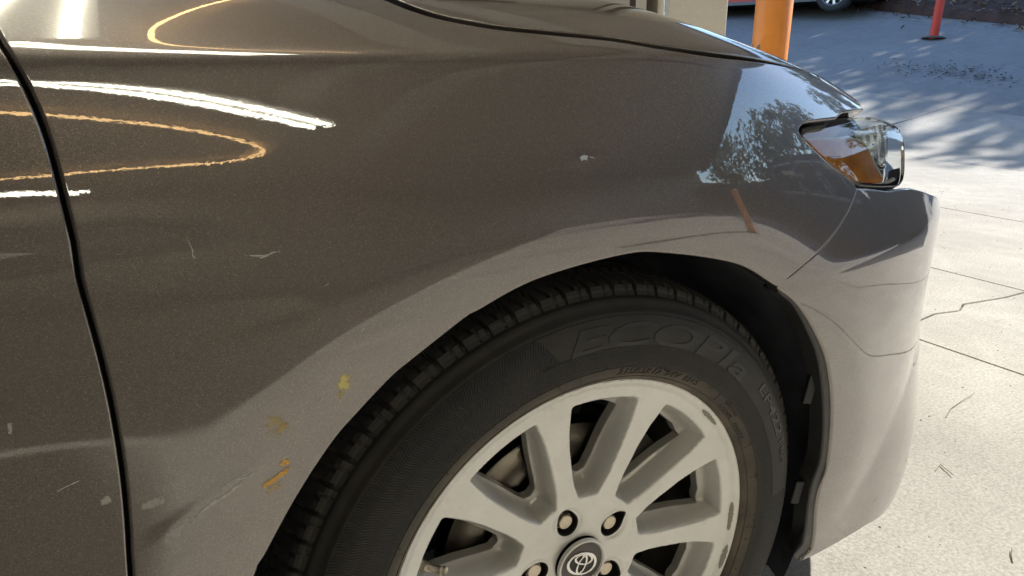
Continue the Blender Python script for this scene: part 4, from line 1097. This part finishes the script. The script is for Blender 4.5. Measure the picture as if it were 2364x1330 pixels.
# ------------------------------------------------------------------ leaf-covered bank and kerb
edge = [(14.2, 16.0), (14.0, 12.0), (13.9, 8.8), (13.2, 7.85), (12.85, 6.2), (12.65, 4.9), (12.4, 3.0), (12.1, 0.0), (12.0, -4.0)]
BV, BF = [], []; E_ = resample(edge, .35, False); n_ = len(E_); offs = [0, .02, .35, .9, 1.8, 3.2, 6, 12]
for q, d in enumerate(offs):
    for k, (x, y) in enumerate(E_):
        xx = x+d; zz = hz(x, y)+(-.02 if q == 0 else .11+.33*max(0, d-.02)**.9)+.05*math.sin(x*5+y*7+q)*(q > 1)
        BV.append((xx, y, zz))
BF = [(j*n_+i, j*n_+i+1, (j+1)*n_+i+1, (j+1)*n_+i) for j in range(len(offs)-1) for i in range(n_-1)]
structure(mesh('leaf_bank', BV, BF, M['litter'], None, True))
lv, lf = [], []
for k in range(5200):
    i = rng.integers(0, n_-1); d = abs(rng.normal(0, 1.6)); x, y = E_[i]+(E_[i+1]-E_[i])*rng.random()
    if rng.random() < .12: d = -abs(rng.normal(0, .35))
    z = (hz(x+d, y)+.01) if d < 0 else hz(x, y)+.13+.33*max(0, d)**.9
    s = rng.uniform(.025, .07); a0 = rng.uniform(0, 6.28); c, s2 = math.cos(a0), math.sin(a0); tilt = rng.uniform(-.5, .7); b = len(lv)
    for u, w in ((-1, 0), (0, .45), (1, 0), (0, -.45)): lv.append((x+d+s*(u*c-w*s2), y+s*(u*s2+w*c), z+s*(.3+tilt*u+.2*w)))
    lf.append((b, b+1, b+2, b+3))
o = mesh('fallen_leaves', lv, lf, M['dryleaf']); tag(o, 'dry brown leaves lying over the bank at the top of the driveway', 'leaves'); o['kind'] = 'stuff'

# ------------------------------------------------------------------ trees
def tree(x, y, cz, rad, nleaf, label, mat, leaf=.13, squash=.75, seed=0):
    rg = np.random.default_rng(seed); z0 = hz(x, y)
    t = empty('tree', (x, y, z0-.05)); tag(t, label, 'tree', None)
    H = cz-z0; parts = [tube_vf([(0, 0, 0), (.08, .03, H*.35), (-.05, .06, H*.7), (.02, 0, H)], [.16, .13, .10, .05], 10)]
    tips = []
    for k in range(9):
        a = rg.uniform(0, 6.28); el = rg.uniform(.1, 1.1); h0 = H*rg.uniform(.45, .9); L = rad*rg.uniform(.6, .95)
        e = np.array([L*math.cos(a)*math.cos(el), L*math.sin(a)*math.cos(el), h0+L*math.sin(el)*squash]); tips.append(e)
        parts.append(tube_vf([(0, 0, h0*.95), tuple(e*.5+np.array([0, 0, h0*.48])), tuple(e)], [.06, .04, .015], 7))
    mesh('trunk', *join_vf(parts), M['bark'], t, True)
    clumps = []
    for k in range(34):
        v = rg.normal(size=3); v /= np.linalg.norm(v); v *= rad*rg.uniform(.35, 1.0); v[2] *= squash; clumps.append((v+np.array([0, 0, H]), rg.uniform(.22, .48)*rad*.8))
    clumps += [(tt, .3*rad) for tt in tips]
    ci = rg.integers(0, len(clumps), nleaf); V = np.zeros((nleaf*4, 3)); 
    cen = np.array([clumps[i][0] for i in ci]); cr_ = np.array([clumps[i][1] for i in ci])
    d = rg.normal(size=(nleaf, 3)); d /= np.linalg.norm(d, axis=1)[:, None]; P = cen+d*(cr_*rg.uniform(.25, 1, nleaf)**.6)[:, None]*np.array([1, 1, .7])
    u = rg.normal(size=(nleaf, 3)); u /= np.linalg.norm(u, axis=1)[:, None]; w = np.cross(u, rg.normal(size=(nleaf, 3))); w /= np.linalg.norm(w, axis=1)[:, None]
    s = leaf*rg.uniform(.5, 1.2, nleaf)[:, None]
    V[0::4] = P-u*s; V[1::4] = P+w*s*.4; V[2::4] = P+u*s; V[3::4] = P-w*s*.4
    me = bpy.data.meshes.new('crown'); me.from_pydata(V.tolist(), [], [(4*i, 4*i+1, 4*i+2, 4*i+3) for i in range(nleaf)])
    link('crown', me, mat, t)
    return t
tree(20.4, 3.4, 6.3, 2.4, 2700, 'small tree nearest the red post, outside the frame above the driveway', M['leafA'], .20, seed=1)
tree(20.9, 6.4, 6.6, 2.5, 2700, 'second tree along the top of the leaf bank', M['leafB'], .20, seed=2)
tree(20.4, 9.8, 6.5, 2.5, 2700, 'third tree along the leaf bank, behind the red car', M['leafA'], .20, seed=3)
tree(22.5, 14.5, 7.0, 2.6, 1100, 'fourth tree at the far end of the leaf bank', M['leafB'], .20, seed=4)
tree(22.5, .2, 6.6, 2.2, 1000, 'tree at the right-hand end of the leaf bank', M['leafA'], .20, seed=5)
tree(24.0, 5.0, 8.2, 2.4, 1100, 'taller tree behind the others on the bank', M['leafA'], .26, seed=6)
tree(24.0, 9.5, 8.4, 2.5, 1100, 'tallest tree behind the red car', M['leafB'], .26, seed=7)
tree(14.5, -8.9, 2.9, 1.9, 1500, 'leafy tree beside the yard, mirrored in the fender', M['leafA'], .16, seed=8)
tree(17.0, -14.5, 3.3, 2.4, 2300, 'large tree farther along the yard edge, mirrored in the fender', M['leafB'], .18, seed=9)
tree(17.5, -5.6, 4.2, 1.9, 1900, 'bushy low tree between the yard and the bank', M['leafB'], .15, seed=10)
tree(20.5, -9.8, 4.6, 2.2, 2000, 'rounded tree behind the yard hedge', M['leafA'], .18, seed=11)
tree(13.0, -15.5, 2.4, 1.5, 1500, 'narrow tree at the corner of the canopy building', M['leafB'], .17, seed=12)
# pale low building along the yard, mirrored in the fender and bumper
yb = empty('yard_building', (14, -20, 0)); tag(yb, 'long pale low building behind the yard trees', 'building')
box('wall', (-14, -.2, 0), (14, .2, 2.6), M['wall2'], yb); box('roof', (-14.3, -.6, 2.6), (14.3, .6, 2.85), M['seam'], yb)
for k in range(9):
    f_ = box('window', (-12.6+3*k, .2, .9), (-10.9+3*k, .25, 2.0), M['white'], yb); box('pane', (-12.5+3*k, .25, 1.0), (-11.0+3*k, .262, 1.9), M['glass'], f_)

# dark van parked beyond the yard edge, seen mirrored in the bumper
M['vanpaint'] = simple('dark_grey_van_paint', (.06, .06, .065), .3)
def van(x0_, y0_, rz, label):
    vn = empty('parked_van', (x0_, y0_, hz(x0_, y0_)), rz); tag(vn, label, 'van', 'dark vans parked at the yard edge'); van_parts(vn)
def van_parts(vn):
    L = [(-2.4, .35), (-2.45, 1.2), (-2.2, 1.95), (1.0, 2.0), (1.7, 1.25), (2.4, 1.05), (2.5, .6), (2.4, .35)]
    n = len(L); V = [(x, -.95, z) for x, z in L]+[(x, .95, z) for x, z in L]
    mesh('body', V, [tuple(range(n)), tuple(range(2*n-1, n-1, -1))]+[(i, n+i, n+(i+1) % n, (i+1) % n) for i in range(n)], M['vanpaint'], vn)
    for s_ in (-1, 1):
        for x0, x1 in ((-2.1, -.9), (-.75, .15), (.3, 1.25)):
            f_ = mesh('window_frame', [(x0, s_*.956, 1.15), (x1, s_*.956, 1.15), (x1-.22 if x1 > 1 else x1, s_*.956, 1.85), (x0, s_*.956, 1.85)], [(0, 1, 2, 3)], M['white'], vn)
            mesh('pane', [(x0+.05, s_*.962, 1.20), (x1-.06, s_*.962, 1.20), ((x1-.22 if x1 > 1 else x1)-.05, s_*.962, 1.80), (x0+.05, s_*.962, 1.80)], [(0, 1, 2, 3)], M['glass'], f_)
        for x in (-1.5, 1.6):
            w = mesh('wheel', *lathe_y([(0, -.11), (.22, -.12), (.34, -.10), (.36, 0), (.34, .1), (0, .1)], 32), M['tyre2'], vn, True); w.location = (x, s_*.88, .36)
van(12.2, -4.9, R(90), 'dark grey van parked crosswise beside the hedge')
van(8.9, -1.15, 0, 'added dark grey van just outside the frame, darkening the bumper reflection')  # added unseen van, darkens what the upper bumper mirrors
# clipped hedge closing the yard beyond the van
hv, hf = [], []
for k in range(9000):
    y = rng.uniform(-14, -1.2); x = 13.4+rng.uniform(-.5, .5)+.2*math.sin(y*2); z = rng.uniform(0, 1.7+.25*math.sin(y*3.1))+hz(x, y); s = rng.uniform(.04, .10); b = len(hv)
    u = rng.normal(size=3); u /= np.linalg.norm(u); w = np.cross(u, rng.normal(size=3)); w /= np.linalg.norm(w); c = np.array([x, y, z])
    hv += [tuple(c-u*s), tuple(c+w*s*.5), tuple(c+u*s), tuple(c-w*s*.5)]; hf.append((b, b+1, b+2, b+3))
hg = empty('hedge', (0, 0, 0)); tag(hg, 'dark green hedge behind the van at the edge of the yard', 'hedge')
mesh('foliage', hv, hf, M['leafA'], hg); box('hedge_core', (13.15, -14, 0), (13.65, -1.3, 1.9), M['bark'], hg)
